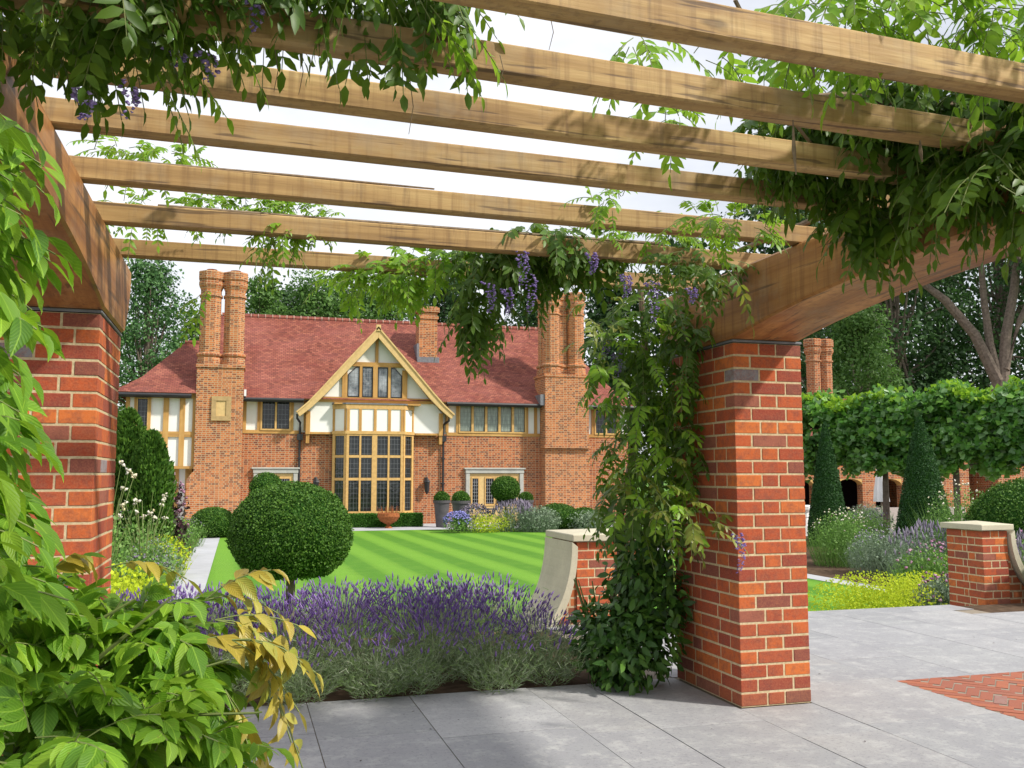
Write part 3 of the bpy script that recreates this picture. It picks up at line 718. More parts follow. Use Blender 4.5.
m.box(2.45,2.62,yy-.08,yy+.11,2.85,3.75); m.box(7.72,7.88,yy-.08,yy+.11,2.85,3.75); m.box(2.47,2.6,yy-.03,36.99,2.5,2.849); m.box(7.74,7.86,yy-.03,36.99,2.5,2.849); m.box(2.62,3.42,yy-.03,yy+.1,2.86,2.938); m.box(6.76,7.72,yy-.03,yy+.1,2.86,2.938)
m.split('gable_post', MATS['oak_v'], H)
def gpane(poly):
    m = MB(); m.prism_y(poly, yy-.04, yy-.015); g = m.build('gable_window', MATS['gable_pane'], H)
    n = len(poly); c = MB()
    for i in range(n): c.bar(poly[i], poly[(i+1)%n], .035, yy-.055, yy-.041)
    c.build('casement', MATS['metal_frame'], g)
gpane([(4.05,4.36),(4.48,4.36),(4.48,5.52),(4.36,5.52),(4.05,5.22)]); gpane([(4.62,4.36),(5.0,4.36),(5.0,5.52),(4.62,5.52)])
gpane([(5.24,4.36),(5.61,4.36),(5.61,5.52),(5.24,5.52)]); gpane([(5.75,4.36),(6.17,4.36),(6.17,5.22),(5.9,5.52),(5.75,5.52)])

# bay: canted oak window three tiers high with a white strip above
bay = MB(); bx0, bx1, by = 3.98, 6.2, 36.25
cant = ((3.5,36.72),(bx0,by),(bx1,by),(6.68,36.72))
foot = [(3.5,37.0)]+list(cant)+[(6.68,37.0)]
def slab_poly(mm, z0, z1, off=0.):
    pts = [(x+(off if x>5 else -off), y-off) for x, y in foot]; n = len(pts)
    mm.add([(x,y,z0) for x,y in pts]+[(x,y,z1) for x,y in pts],[tuple(range(n-1,-1,-1)),tuple(range(n,2*n))]+[(i,(i+1)%n,n+(i+1)%n,n+i) for i in range(n)])
slab_poly(bay,-.3,-.2,.05); slab_poly(bay,2.86,2.98,.05)
bay.split('bay_sill', MATS['oak_gold'], H)
m = MB(); slab_poly(m,3.84,4.02,.03); m.build('bay_cornice', MATS['oak_gold'], H)
m = MB(); slab_poly(m,4.02,4.07,.06); m.build('bay_cap', MATS['lead'], H)
m = MB(); slab_poly(m,2.98,3.84,0); m.build('bay_panel', MATS['render_white'], H)
m = MB(); slab_poly(m,G,-.3,.0); m.build('bay_plinth', MATS['house_brick'], H)
def seg(p, q, us, w, z0, z1, mm, off=.035, dd=.05):
    p = Vector((*p,0)); q = Vector((*q,0)); d = (q-p); L = d.length; d /= L; n = Vector((d.y,-d.x,0))
    for u in us:
        a = p+d*(u-w/2); b = p+d*(u+w/2)
        v = [a+n*off, b+n*off, b-n*dd, a-n*dd]
        mm.add([(c.x,c.y,z0) for c in v]+[(c.x,c.y,z1) for c in v],[(0,3,2,1),(4,5,6,7),(0,1,5,4),(1,2,6,5),(2,3,7,6),(3,0,4,7)])
m = MB(); W = bx1-bx0
seg(cant[1],cant[2],[.06,.52,1.1,1.66,W-.06],.11,2.98,3.84,m); 
for a, b in ((cant[0],cant[1]),(cant[2],cant[3])):
    L = math.hypot(b[0]-a[0],b[1]-a[1]); seg(a,b,[.05,L-.06],.09,2.985,3.835,m,.032)
m.split('bay_stud', MATS['oak_v'], H)
def bay_window(p, q, cols, name='window'):
    L = math.hypot(q[0]-p[0],q[1]-p[1]); f = MB(); tiers = ((-.2,1.06),(1.16,1.94),(2.05,2.86))
    edges = cols
    for a, b in zip(edges[:-1], edges[1:]): pass
    seg(p,q,[c for c,_ in cols],0,0,0,MB())
    for c, w in cols: seg(p,q,[c],w,-.2,2.86,f,.03)
    for z in (1.06,1.94): seg(p,q,[L/2],L-.02,z,z+.1,f,.022)
    seg(p,q,[L/2],L-.02,-.2,-.13,f,.021); seg(p,q,[L/2],L-.02,2.79,2.86,f,.021)
    fo = f.build('window', MATS['oak_gold'], H)
    for (c0,w0),(c1,w1) in zip(cols[:-1],cols[1:]):
        a, b = c0+w0/2-.004, c1-w1/2+.004
        for z0, z1 in tiers:
            g = MB(); seg(p,q,[(a+b)/2],b-a,z0,z1,g,-.02,.035); g.build('pane', MATS['leaded_pane'], fo)
bay_window(cant[1],cant[2],[(.05,.1),(.535,.07),(1.09,.2),(1.645,.07),(W-.05,.1)])
L = math.hypot(.48,.47)
bay_window(cant[0],cant[1],[(.07,.12),(L-.05,.09)]); bay_window(cant[2],cant[3],[(.05,.09),(L-.07,.12)])
m = MB(); m.box(3.5,6.68,36.9,37.5,-.3,2.86); m.build('bay_interior', MATS['dark_interior'], H)

# doors
def door(x0, x1, cols, label_parts):
    m = MB(); m.box(x0-.02,x1+.02,36.84,37.05,1.34,1.5); m.box(x0-.08,x1+.08,36.8,37.06,1.5,1.56); m.box(x0,x0+.16,36.86,37.05,G,1.34); m.box(x1-.16,x1,36.86,37.05,G,1.34)
    m.build('door_surround', MATS['surround_stone'], H, bevel=.01)
    d = MB(); d.box(x0+.17,x1-.17,36.93,36.99,G,1.33); do = d.build('door', MATS['oak_pale'], H)
    for a, b in cols:
        p = MB(); p.box(a,b,36.915,36.928,.1,1.12); p.build('pane', MATS['door_pane'], do)
        r = MB(); r.box(a-.05,b+.05,36.9,36.925,.02,.09); r.box(a-.05,b+.05,36.9,36.925,1.13,1.2); r.box(a-.05,a-.005,36.9,36.926,.09,1.13); r.box(b+.005,b+.05,36.9,36.926,.09,1.13)
        r.build('frame', MATS['oak_gold'], do)
    for a in [(c[0]+c[1])/2 for c in cols][1:3]:
        h = MB(); h.box(a+.3,a+.33,36.86,36.9,.1,.28); h.build('handle', MATS['black_iron'], do)
door(8.9,11.35,[(9.18,9.42),(9.75,10.08),(10.2,10.5),(10.75,11.05)],None)
door(.55,2.2,[(.8,1.25),(1.45,1.9)],None)
m = MB(); m.box(7.9,8.02,36.9,36.99,1.9,1.93)
m.build('vent', MATS['black_iron'], H)

# big chimney stacks with octagonal flues
def flue(m, cx, cy, r, z0, z1, cap=True):
    ro = PI/8
    m.lathe(cx,cy,[(r+.06,z0),(r+.06,z0+.22),(r+.02,z0+.3),(r+.09,z0+.36),(r+.09,z0+.42),(r,z0+.48),(r,z1-1.0),(r+.05,z1-.98),(r+.05,z1-.92),(r,z1-.9),(r,z1-.72),(r+.04,z1-.62),(r+.08,z1-.54),(r+.08,z1-.42),(r+.04,z1-.4),(r+.05,z1-.34),(r+.09,z1-.31),(r+.09,z1-.03),(r+.06,z1)],8,ro)
cL = MB(); cL.box(-1.6,.1,36.35,37.6,1.1,5.3); cL.box(-1.84,.1,36.35,37.6,G-.05,1.1)
cL.prism_y([(-1.84,1.1),(-1.6,1.1),(-1.6,1.4),(-1.66,1.36)],36.35,37.5)
cL.box(-1.64,.14,36.3,37.64,5.3,5.42)
cL.build('chimney_stack', MATS['chimney_brick'], H)
m = MB()
for x in (-1.19,-.31): flue(m, x, 36.9, .41, 5.42, 9.04)
m.split('chimney_flue', MATS['chimney_brick'], H)
m = MB()
for x in (-1.19,-.31): m.lathe(x,36.9,[(.2,9.02),(.17,9.12),(.2,9.14)],12)
m.split('chimney_pot', MATS['chimney_brick'], H)
m = MB(); px0, px1, pz0, pz1 = -1.04,-.34,3.3,4.22
m.box(px0,px1,36.28,36.352,pz1-.17,pz1); m.box(px0,px1,36.28,36.352,pz0,pz0+.17); m.box(px0,px0+.17,36.283,36.352,pz0+.17,pz1-.17); m.box(px1-.17,px1,36.283,36.352,pz0+.17,pz1-.17)
m.build('plaque_frame', MATS['gold_stone'], H)
m = MB(); m.box(px0+.17,px1-.17,36.32,36.353,pz0+.17,pz1-.17); m.build('plaque', MATS['oak_pale'], H)
m = MB(); m.box(12.12,14.05,36.3,37.7,2.5,5.35); m.box(12.16,14.1,36.42,37.7,G-.05,2.38); m.box(12.08,14.1,36.26,37.74,2.38,2.5)
m.box(12.08,14.09,36.27,37.75,5.35,5.47)
m.prism_x([(36.3,2.5),(36.42,2.38),(36.42,2.5)],12.12,14.05)
m.build('chimney_stack', MATS['chimney_brick'], H)
m = MB()
for x, y in ((12.52,36.72),(13.62,36.72)): flue(m, x, y, .37, 5.47, 9.0)
flue(m, 13.07, 37.05, .36, 5.47, 9.0); flue(m, 12.52, 37.35, .35, 5.47, 9.0); flue(m, 13.62, 37.35, .35, 5.47, 9.0)
m.split('chimney_flue', MATS['chimney_brick'], H)
m = MB(); m.box(7.3,8.1,39.0,39.8,5.9,8.55); m.box(7.25,8.15,38.95,39.85,8.0,8.12); m.box(7.22,8.18,38.92,39.88,8.3,8.5); m.build('chimney_stack', MATS['chimney_brick'], H)
m = MB(); m.prism_y([(7.22,6.0),(8.18,6.0),(8.18,6.32),(7.22,6.32)],38.9,38.98); m.box(7.2,7.3,38.95,39.8,6.05,6.9); m.build('lead_flashing', MATS['lead'], H)
m = MB(); m.box(11.93,12.13,36.35,37.2,4.15,4.6); m.build('lead_flashing', MATS['lead'], H)
m = MB(); m.prism_y([(10.85,4.98),(11.7,4.98),(11.65,5.2),(10.9,5.16)],37.5,37.56)
# downpipes
for x in (2.25,7.95):
    m = MB(); m.tube([(x+.14*(1 if x>5 else -1),36.45,3.6),(x+.14*(1 if x>5 else -1),36.5,3.45),(x,36.85,3.3),(x,36.9,3.1),(x,36.9,G)],.045,8); m.box(x-.11,x+.11,36.8,36.99,2.62,2.86)
    for z in (1.9,.9,0): m.box(x-.07,x+.07,36.84,36.99,z,z+.05)
    m.build('downpipe', MATS['black_iron'], H)
m = MB(); m.box(.12,.2,36.4,36.6,4.25,4.5); m.build('flashing', MATS['painted_white'], H)
def lantern(x, label):
    t = empty('wall_lantern', (x,36.85,.6), label, 'lantern', 'wall lanterns beside the bay window')
    m = MB(); m.lathe(x,36.8,[(.08,.6),(.1,.64),(.12,.97),(.15,.99),(.13,1.03),(.05,1.13),(.02,1.2)],6,PI/6); m.build('lantern_cage', MATS['black_iron'], t)
    m = MB(); m.lathe(x,36.8,[(.03,.5),(.05,.56),(.08,.599)],6,PI/6); m.box(x-.02,x+.02,36.8,36.99,1.05,1.08); m.box(x-.06,x+.06,36.96,36.998,.92,1.18); m.build('bracket', MATS['black_iron'], t)
lantern(2.9,'black wall lantern left of the tall bay window, mostly above the big round topiary'); lantern(7.27,'black wall lantern right of the tall bay window, near the downpipe')

# ---------------------------------------------------------------- outbuilding and wall at the right
B = empty('outbuilding', (26,32,G), 'brick outbuilding with two dark arched openings framed in oak behind the pleached trees', 'building')
m = MB(); 
def arch_poly(a, b, zt, n=10):
    r = (b-a)/2; cx = (a+b)/2; return [(cx+r*math.cos(PI*i/n), zt-.42*r+.42*r*math.sin(PI*i/n)) for i in range(n+1)]
ops = ((20.6,21.9),(23.0,24.15),(24.75,26.05))
xs_ = [19.5]
for a, b in ops: xs_ += [a, b]
xs_.append(27.0)
for i in range(0,len(xs_),2): m.box(xs_[i],xs_[i+1],32,32.35,G,1.12)
m.box(19.5,27,32,32.35,1.12,2.7)
m.build('arcade_wall', MATS['house_brick'], B)
m = MB()
for a, b in ops:
    ar = arch_poly(a,b,1.12); m.prism_y([(a,.7),(b,.7)][::-1][:0]+[(b,1.13)]+[(x,z) for x,z in ar]+[(a,1.13)],32.01,32.34)
m.build('arch_head', MATS['oak_gold'], B)
m = MB(); m.box(19.5,27,34.5,34.6,G,2.7); m.box(19.5,27,32.36,34.5,2.6,2.7); m.build('arcade_interior', MATS['dark_interior'], B)
m = MB(); m.box(27,29.4,32.0,36,G,2.7); m.box(29.4,30.7,34.5,36,G,2.7); m.box(30.7,40,31.8,36,G,2.7); m.box(19.2,19.5,32,38,G,2.7); m.split('wall', MATS['house_brick'], B)
m = MB(); m.add([(18.8,31.5,2.65),(40.4,31.5,2.65),(21.3,34.6,4.6),(40.4,34.6,4.6),(18.8,37.8,2.65),(40.4,37.8,2.65)],[(0,1,3,2),(2,3,5,4),(0,2,4),(1,5,3)]); m.build('roof', MATS['roof_tile'], B)
m = MB()
for x in (23.62,24.2): flue(m, x, 34.3, .3, 4.0, 7.1)
m.box(23.2,24.62,33.9,34.7,2.9,4.0); m.build('chimney', MATS['house_brick'], B)
m = MB(); m.box(22.2,26.6,29.2,29.5,G,.06); tag(m.build('garden_wall', MATS['gravel']), 'low pale grey rendered wall in front of the dark arches','wall')
P_ = empty('parasol', (22.6,28.9,G), 'closed white parasol standing before the dark arches', 'parasol')
m = MB(); m.lathe(22.6,28.9,[(.03,G),(.03,2.3),(.015,2.5)],8); m.build('pole', MATS['bark_pale'], P_)
m = MB(); pr = []
n = 16; vs=[]; zs = [(.04,2.35),(.1,1.9),(.17,1.3),(.25,.75),(.3,.3)]
for r, z in zs:
    for k in range(n): a = 2*PI*k/n; rr = r*(1 if k%2 else .6); vs.append((22.6+rr*math.cos(a),28.9+rr*math.sin(a),z))
m.add(vs,[(i*n+k,i*n+(k+1)%n,(i+1)*n+(k+1)%n,(i+1)*n+k) for i in range(len(zs)-1) for k in range(n)]+[tuple(range(n))])
m.build('canopy', MATS['parasol_cloth'], P_)
pp = empty('white_post', (17.63,26.37,G), 'short white post with a wider cap just right of the tall brick pillar', 'post')
m = MB(); m.lathe(17.63,26.37,[(.14,G),(.14,-.1),(.17,-.08),(.17,.12),(.27,.16),(.27,.26),(.2,.3)],12); m.build('post_shaft', MATS['painted_white'], pp)
# ---------------------------------------------------------------- clipped topiary, shrubs, pots
def topiary_ball(name, c, r, rz, n, size, label, cat, trunk=None, trunk_z=None, group=None, parent=None, mat='yew_leaf', flat=None):
    t = parent or empty(name, (c[0],c[1],trunk_z if trunk_z is not None else c[2]-rz), label, cat, group)
    m = MB(); k = 20; pr = [(max(.004,r*.95*math.sin(PI*i/k)), c[2]-rz*.95*math.cos(PI*i/k)) for i in range(k+1)]
    if flat is not None: pr = [(a, max(b, c[2]-flat)) for a, b in pr]
    m.lathe(c[0],c[1],pr,28,cap=False)
    d = rvec(n); 
    bump = 1+.03*np.sin(d[:,0]*9+1)*np.sin(d[:,1]*8+2)*np.sin(d[:,2]*10)
    P = np.array(c)+d*np.array([r,r,rz])*(bump*RNG.uniform(.93,1.015,n))[:,None]
    if flat is not None: P[:,2] = np.maximum(P[:,2], c[2]-flat+RNG.uniform(-.03,.03,n))
    cr = m.build('crown', MATS['yew_core'], t, smooth=True)
    scatter('leaves', T_BROAD, P, d*.7+rvec(n)*.8, d+rvec(n)*.7, size*RNG.uniform(.7,1.3,n), MATS[mat], t)
    if trunk: m = MB(); m.tube([(c[0],c[1],trunk_z),(c[0]+.01,c[1],c[2]-rz*.8)],[trunk*1.2,trunk],9); m.build('trunk', MATS['bark'], t)
    return t
topiary_ball('topiary_ball',(.72,13.2,.47),.82,.7,30000,.03,'large round clipped topiary on a short trunk, standing in the lawn behind the lavender','topiary',.06,G,flat=.55)
topiary_ball('topiary_ball',(.85,30.2,.84),.5,.5,2600,.05,'small round topiary just showing over the top of the big round one','topiary',.04,G)
topiary_ball('topiary_ball',(9.0,31.4,.78),.5,.44,5000,.045,'ball-headed topiary on a thin stem in front of the right oak door','topiary',.035,G)
topiary_ball('clipped_dome',(-.72,30.9,-.25),.68,.5,5000,.05,'low clipped evergreen dome at the far end of the left path','shrub')
topiary_ball('clipped_dome',(11.0,31.6,-.25),.75,.5,5000,.05,'low clipped evergreen dome right of the silvery lavender by the house','shrub')
topiary_ball('clipped_dome',(12.3,32.4,-.3),.6,.36,3000,.05,'small clipped evergreen dome at the foot of the right chimney stack','shrub')
topiary_ball('clipped_dome',(13.2,13.0,.35),1.0,.85,14000,.04,'big rounded clipped bush at the right edge behind the buff capped pier','shrub')
topiary_ball('clipped_dome',(-1.05,7.9,-.1),.34,.42,6000,.022,'small bright green clipped dome low behind the left end of the lavender','shrub',mat='box_leaf')
h = empty('box_hedge', (5.3,34.8,G), 'low clipped box hedge under the tall bay window', 'hedge')
m = MB(); m.box(3.86,6.72,34.9,35.4,G,-.2); m.build('hedge_core', MATS['yew_core'], h)
n = 6500; P = []
for i in range(n):
    f = random.random()
    if f < .6: P.append((random.uniform(3.84,6.74),34.89,random.uniform(G,-.19)))
    elif f < .85: P.append((random.uniform(3.84,6.74),random.uniform(34.9,35.4),-.19))
    else: P.append((random.choice((3.84,6.74)),random.uniform(34.9,35.4),random.uniform(G,-.19)))
scatter('leaves', T_BROAD, P, rvec(n)+np.array([0,-.4,.3]), rvec(n)+np.array([0,-.6,.6]), .05*RNG.uniform(.7,1.3,n), MATS['box_leaf'], h)

def planter(x, y, z0, hgt, r, label, ball=.28):
    t = empty('tall_planter', (x,y,z0), label, 'planter', 'tall grey planters on the house terrace')
    m = MB(); m.lathe(x,y,[(r*.66,z0),(r*.68,z0+.04),(r*.95,z0+hgt-.1),(r*1.06,z0+hgt-.1),(r*1.08,z0+hgt),(r*.95,z0+hgt),(r*.9,z0+hgt-.06)],28); m.build('pot', MATS['planter_grey'], t, smooth=False)
    topiary_ball('', (x,y,z0+hgt+.04), r*.92, ball, 2200, .045, '', '', parent=t)
planter(7.36,34.35,G+.005,1.0,.31,'tall tapered grey planter left of the pair, by the downpipe')
planter(7.52,31.9,G+.005,1.05,.33,'tall tapered grey planter nearest the lawn beside the blue flowers')
planter(10.55,34.0,G+.005,1.0,.3,'grey planter with box ball at the right side of the oak door',.24)
t = empty('rusty_bowl', (5.35,34.3,G), 'rusty steel bowl on a small foot with spiky rim in front of the box hedge', 'bowl')
m = MB(); m.lathe(5.35,34.3,[(.16,G),(.12,G+.04),(.05,G+.12),(.12,G+.16),(.3,G+.26),(.41,G+.42),(.4,G+.55),(.3,G+.56),(.1,G+.5)],24); m.build('bowl', MATS['rust'], t)
m = MB()
for k in range(46):
    a = k*2.4; r = .1+.3*(k%5)/5; m.tube([(5.35+r*math.cos(a),34.3+r*math.sin(a),G+.45),(5.35+r*1.3*math.cos(a),34.3+r*1.3*math.sin(a),G+random.uniform(.6,.85))],[.012,.004],4)
m.build('spikes', MATS['rust'], t)
# café chairs and table by the door
t = empty('garden_table', (8.9,33.4,G), 'small round dark table half hidden by flowers in front of the oak door', 'table')
m = MB(); m.lathe(8.9,33.4,[(.4,.0),(.4,.03)],20); m.build('table_top', MATS['planter_grey'], t)
m = MB(); m.lathe(8.9,33.4,[(.22,G),(.2,G+.03),(.03,G+.06),(.03,0)],12); m.build('pedestal', MATS['planter_grey'], t)
t = empty('garden_chair', (8.2,33.4,G), 'brown curved-back garden chair left of the small round table', 'chair')
m = MB(); m.box(8.0,8.42,33.2,33.6,G+.42,G+.46); m.build('seat', MATS['rust'], t)
m = MB(); m.prism_y([(7.97,G+.46),(8.02,G+.46),(8.0,G+.85),(7.94,G+.85)],33.2,33.6); m.build('backrest', MATS['rust'], t)
for x in (8.02,8.4):
    for y in (33.22,33.58): m = MB(); m.tube([(x,y,G),(x,y,G+.42)],.014,6); m.build('leg', MATS['rust'], t)

# cone topiaries
def cone(x, y, label, hgt, r, tilt=0):
    t = empty('cone_topiary', (x,y,G), label, 'topiary', 'cone topiaries in the right border')
    def rad(u): return r*(1-u)**.8*(1 if u > .12 else .8+.2*u/.12)
    m = MB(); m.lathe(x,y,[(max(.01,rad(i/14)*.94),G+hgt*i/14*.985) for i in range(15)],20); m.build('crown', MATS['yew_core'], t, smooth=True)
    n = 15000; u = RNG.beta(1,1.7,n); a = RNG.uniform(0,2*PI,n); rr = np.array([rad(v) for v in u])*RNG.uniform(.95,1.01,n)
    P = np.stack([x+rr*np.cos(a)+tilt*u, y+rr*np.sin(a), G+hgt*u],1); N_ = np.stack([np.cos(a),np.sin(a),np.full(n,.3)],1)
    scatter('leaves', T_BROAD, P, N_*.5+rvec(n)*.8+np.array([0,0,.3]), N_+rvec(n)*.6, .04*RNG.uniform(.7,1.3,n), MATS['cone_leaf'], t)
cone(14.96,17.7,'tall dark cone topiary nearer the buff capped pier',3.35,.72,.0); cone(15.67,22.3,'tall dark cone topiary just right of the tall brick pillar',3.45,.6)

# ---------------------------------------------------------------- herbaceous planting
def stems_cloud(cx, cy, rx, ry, z0, h, n, w, mat, name, parent, lean=.35, L=None, kind='stuff', dome=True):
    a = RNG.uniform(0,2*PI,n); q = np.sqrt(RNG.uniform(0,1,n)); x = cx+rx*q*np.cos(a)*.75; y = cy+ry*q*np.sin(a)*.75
    A = np.stack([np.cos(a)*q*lean+RNG.normal(0,.15,n), np.sin(a)*q*lean+RNG.normal(0,.15,n), np.ones(n)],1)
    S = h*RNG.uniform(.65,1.05,n)*(1-.35*q*q if dome else 1)
    P = np.stack([x,y,np.full(n,z0)],1)
    o = scatter(name, T_BLADE, P, A, rvec(n), S, MATS[mat], parent, w/.04/1.0*1.0, kind)
    A = A/np.linalg.norm(A,axis=1,keepdims=True)
    return P+A*S[:,None]
def bedplant(name, label, cat, x, y, rx, ry, h, z0=G, n=900, leafm='herb_leaf', size=.06, flower=None, nf=120, fs=.05, blades=0, bw=.012, T=T_BROAD, group=None, spikes=False, up=.3):
    t = empty(name, (x,y,z0), label, cat, group)
    cloud('foliage', [(x,y,z0+h*.45,rx,ry,h*.55)], n, size, MATS[leafm], t, T=T, shell=(.3,1.05), up=up)
    if blades: stems_cloud(x,y,rx*1.2,ry*1.2,z0,h*1.1,blades,bw/h,leafm,'stems',t,kind=None)
    if flower:
        a = RNG.uniform(0,2*PI,nf); q = np.sqrt(RNG.uniform(0,1,nf)); hh = z0+h*(.45+.55*np.sqrt(np.maximum(0,1-q*q)))+RNG.uniform(-.02,.12,nf)*h
        P = np.stack([x+rx*q*np.cos(a), y+ry*q*np.sin(a), hh],1)
        if spikes: F_ = scatter('flowers', T_SPIKE, P, rvec(nf)*.25+np.array([0,0,1]), rvec(nf), fs*RNG.uniform(.7,1.3,nf), MATS[flower], t)
        else: F_ = scatter('flowers', T_PETAL, P, rvec(nf)+np.array([0,0,.6]), rvec(nf), fs*RNG.uniform(.6,1.3,nf), MATS[flower], t)
        F_['kind'] = 'stuff'
    return t
S_ = 'plants in the border'
# by the house
bedplant('lime_plant','bright yellow-green clump at the lawn edge in front of the oak door','plant',8.15,30.75,.75,.4,.62,leafm='lime_flower',size=.6*.07,n=1500)
bedplant('lime_plant','small yellow-green clump standing behind the larger one near the oak door','plant',8.95,31.0,.3,.25,.85,leafm='lime_flower',size=.6*.06,n=500)
bedplant('blue_flower_clump','clump of pale blue flowers beside the tall grey planter','plant',7.15,30.9,.5,.4,.62,n=700,flower='bluebell_flower',nf=350,fs=.08)
bedplant('purple_flower_clump','loose purple flowering clump left of the ball-headed topiary','plant',7.95,31.5,.6,.4,.85,n=700,flower='mauve_flower',nf=350,fs=.07,leafm='silver_leaf')
bedplant('lavender_clump','grey mauve lavender clump right of the ball-headed topiary','plant',9.25,31.2,.8,.5,.95,n=1300,leafm='silver_leaf',flower='mauve_flower',nf=450,fs=.12,spikes=True,blades=400)
bedplant('silver_shrub','rounded silvery green shrub at the right end of the house border','plant',10.05,30.7,.7,.5,.85,n=2200,leafm='silver_leaf',size=.07,blades=500)
bedplant('silver_shrub','low silvery shrub beside the curved coping at the far lawn edge','plant',12.0,30.9,.9,.5,.7,n=1500,leafm='silver_leaf',size=.07)
# left border
def rose_stems(t, x, y, z0, h, n, fl=.06):
    m = MB(); tips = []
    for i in range(n):
        a = random.uniform(0,2*PI); s = random.uniform(.2,.55); hh = h*random.uniform(.7,1.1)
        tip = (x+s*math.cos(a),y+s*math.sin(a),z0+hh); m.tube([(x+.1*math.cos(a),y+.1*math.sin(a),z0+.2),(x+.55*s*math.cos(a),y+.55*s*math.sin(a),z0+hh*.65),tip],[.008,.006,.004],4); tips.append(tip)
    m.build('stems', MATS['stem_green'], t)
    P = [p for p in tips[::2] for _ in range(7)]
    FL = scatter('flowers', T_PETAL, np.array(P)+RNG.normal(0,.012,(len(P),3)), rvec(len(P))+np.array([0,0,.3]), rvec(len(P)), fl*RNG.uniform(.7,1.2,len(P)), MATS['pale_flower'], t); FL['kind'] = 'stuff'
def rose(x, y, rx, h, label, n=9, leaves=900):
    t = empty('rose_bush', (x,y,G), label, 'rose bush', 'roses in the left border')
    cloud('foliage', [(x,y,G+h*.36,rx,rx,h*.4)], leaves, .055, MATS['herb_leaf'], t, shell=(.2,1.1), up=.2)
    rose_stems(t, x, y, G, h, n); return t
for args in ((-1.75,13.6,.55,2.0,'tall rose bush with cream flowers in front of the dark column conifers',12),(-1.35,15.4,.6,1.55,'cream flowered rose bush near the path edge behind the yellow-green plants',12),(-1.6,18.2,.7,1.5,'rose bush with pale flowers below the half-timbered jetty',12),(-2.4,16.2,.7,1.7,'rose bush with pale flowers deep in the left border',8)): rose(*args)
t = bedplant('dark_dahlia','dark purple-leaved plant with pink blooms in front of the timbered wall','plant',-1.35,21.5,.35,.35,1.75,n=600,leafm='dark_leaf',size=.1,flower='pink_flower',nf=60,fs=.12)
for (x,y,rx,h,l,lm) in ((-1.35,19.2,.5,.8,'small yellow-green clump beyond the pale roses by the left path','lime_flower'),(-1.0,9.8,.4,.75,'low yellow-green clump right behind the left end of the lavender','lime_flower'),(-1.55,11.5,.5,.95,'nearest yellow-green frothy clump by the left path','lime_flower'),(-1.25,12.6,.5,.85,'wide yellow-green frothy clump in the middle of the left border','lime_flower'),(-1.45,10.2,.4,.7,'grey-leaved clump between the lavender and the yellow-green plants','silver_leaf'),(-1.25,14.3,.4,.75,'fresh green leafy clump at the left path edge','herb_leaf'),(-1.35,17.2,.45,.8,'silvery clump under the pale roses','silver_leaf'),(-1.5,24,.6,.9,'green leafy clump beyond the dark purple plant','herb_leaf'),(-1.4,27,.6,.8,'green leafy clump at the far end of the left border','herb_leaf'),(-2.3,11,.6,1.0,'tall grey-green clump beside the left pillar','silver_leaf'),(-1.9,9.2,.5,.7,'mixed green clump just behind the lavender at left','herb_leaf'),(-2.6,20,.8,1.3,'mixed green clump behind the roses','herb_leaf')):
    bedplant('border_plant', l, 'plant', x, y, rx, rx, h, leafm=lm, size=.05, n=1500, blades=150, flower='mauve_flower' if lm!='lime_flower' else None, nf=50, fs=.04)
def column_conifer(x, y, h, r, label):
    t = empty('column_conifer', (x,y,G), label, 'conifer', 'column conifers in the left border')
    n = 9000; u = RNG.uniform(0,1,n); a = RNG.uniform(0,2*PI,n)
    rr = r*np.minimum(1,(1-u)*2.6)**.5*RNG.uniform(.8,1.05,n)*(1+.12*np.sin(a*4+u*11))
    P = np.stack([x+rr*np.cos(a), y+rr*np.sin(a), G+.1+h*u],1)
    scatter('leaves', T_SMALL, P, np.stack([np.cos(a)*.4,np.sin(a)*.4,np.ones(n)],1)+rvec(n)*.5, rvec(n), .11*RNG.uniform(.6,1.3,n), MATS['yew_leaf'], t, 1.1)
    m = MB(); m.lathe(x,y,[(r*.75,G),(r*.78,G+h*.6),(r*.5,G+h*.85),(.02,G+h*.97)],14); m.build('crown', MATS['yew_core'], t)
column_conifer(-2.3,21.4,3.2,.5,'taller dark column conifer right beside the left pillar'); column_conifer(-1.75,20.6,2.7,.42,'shorter dark column conifer in front of the timbered jetty')

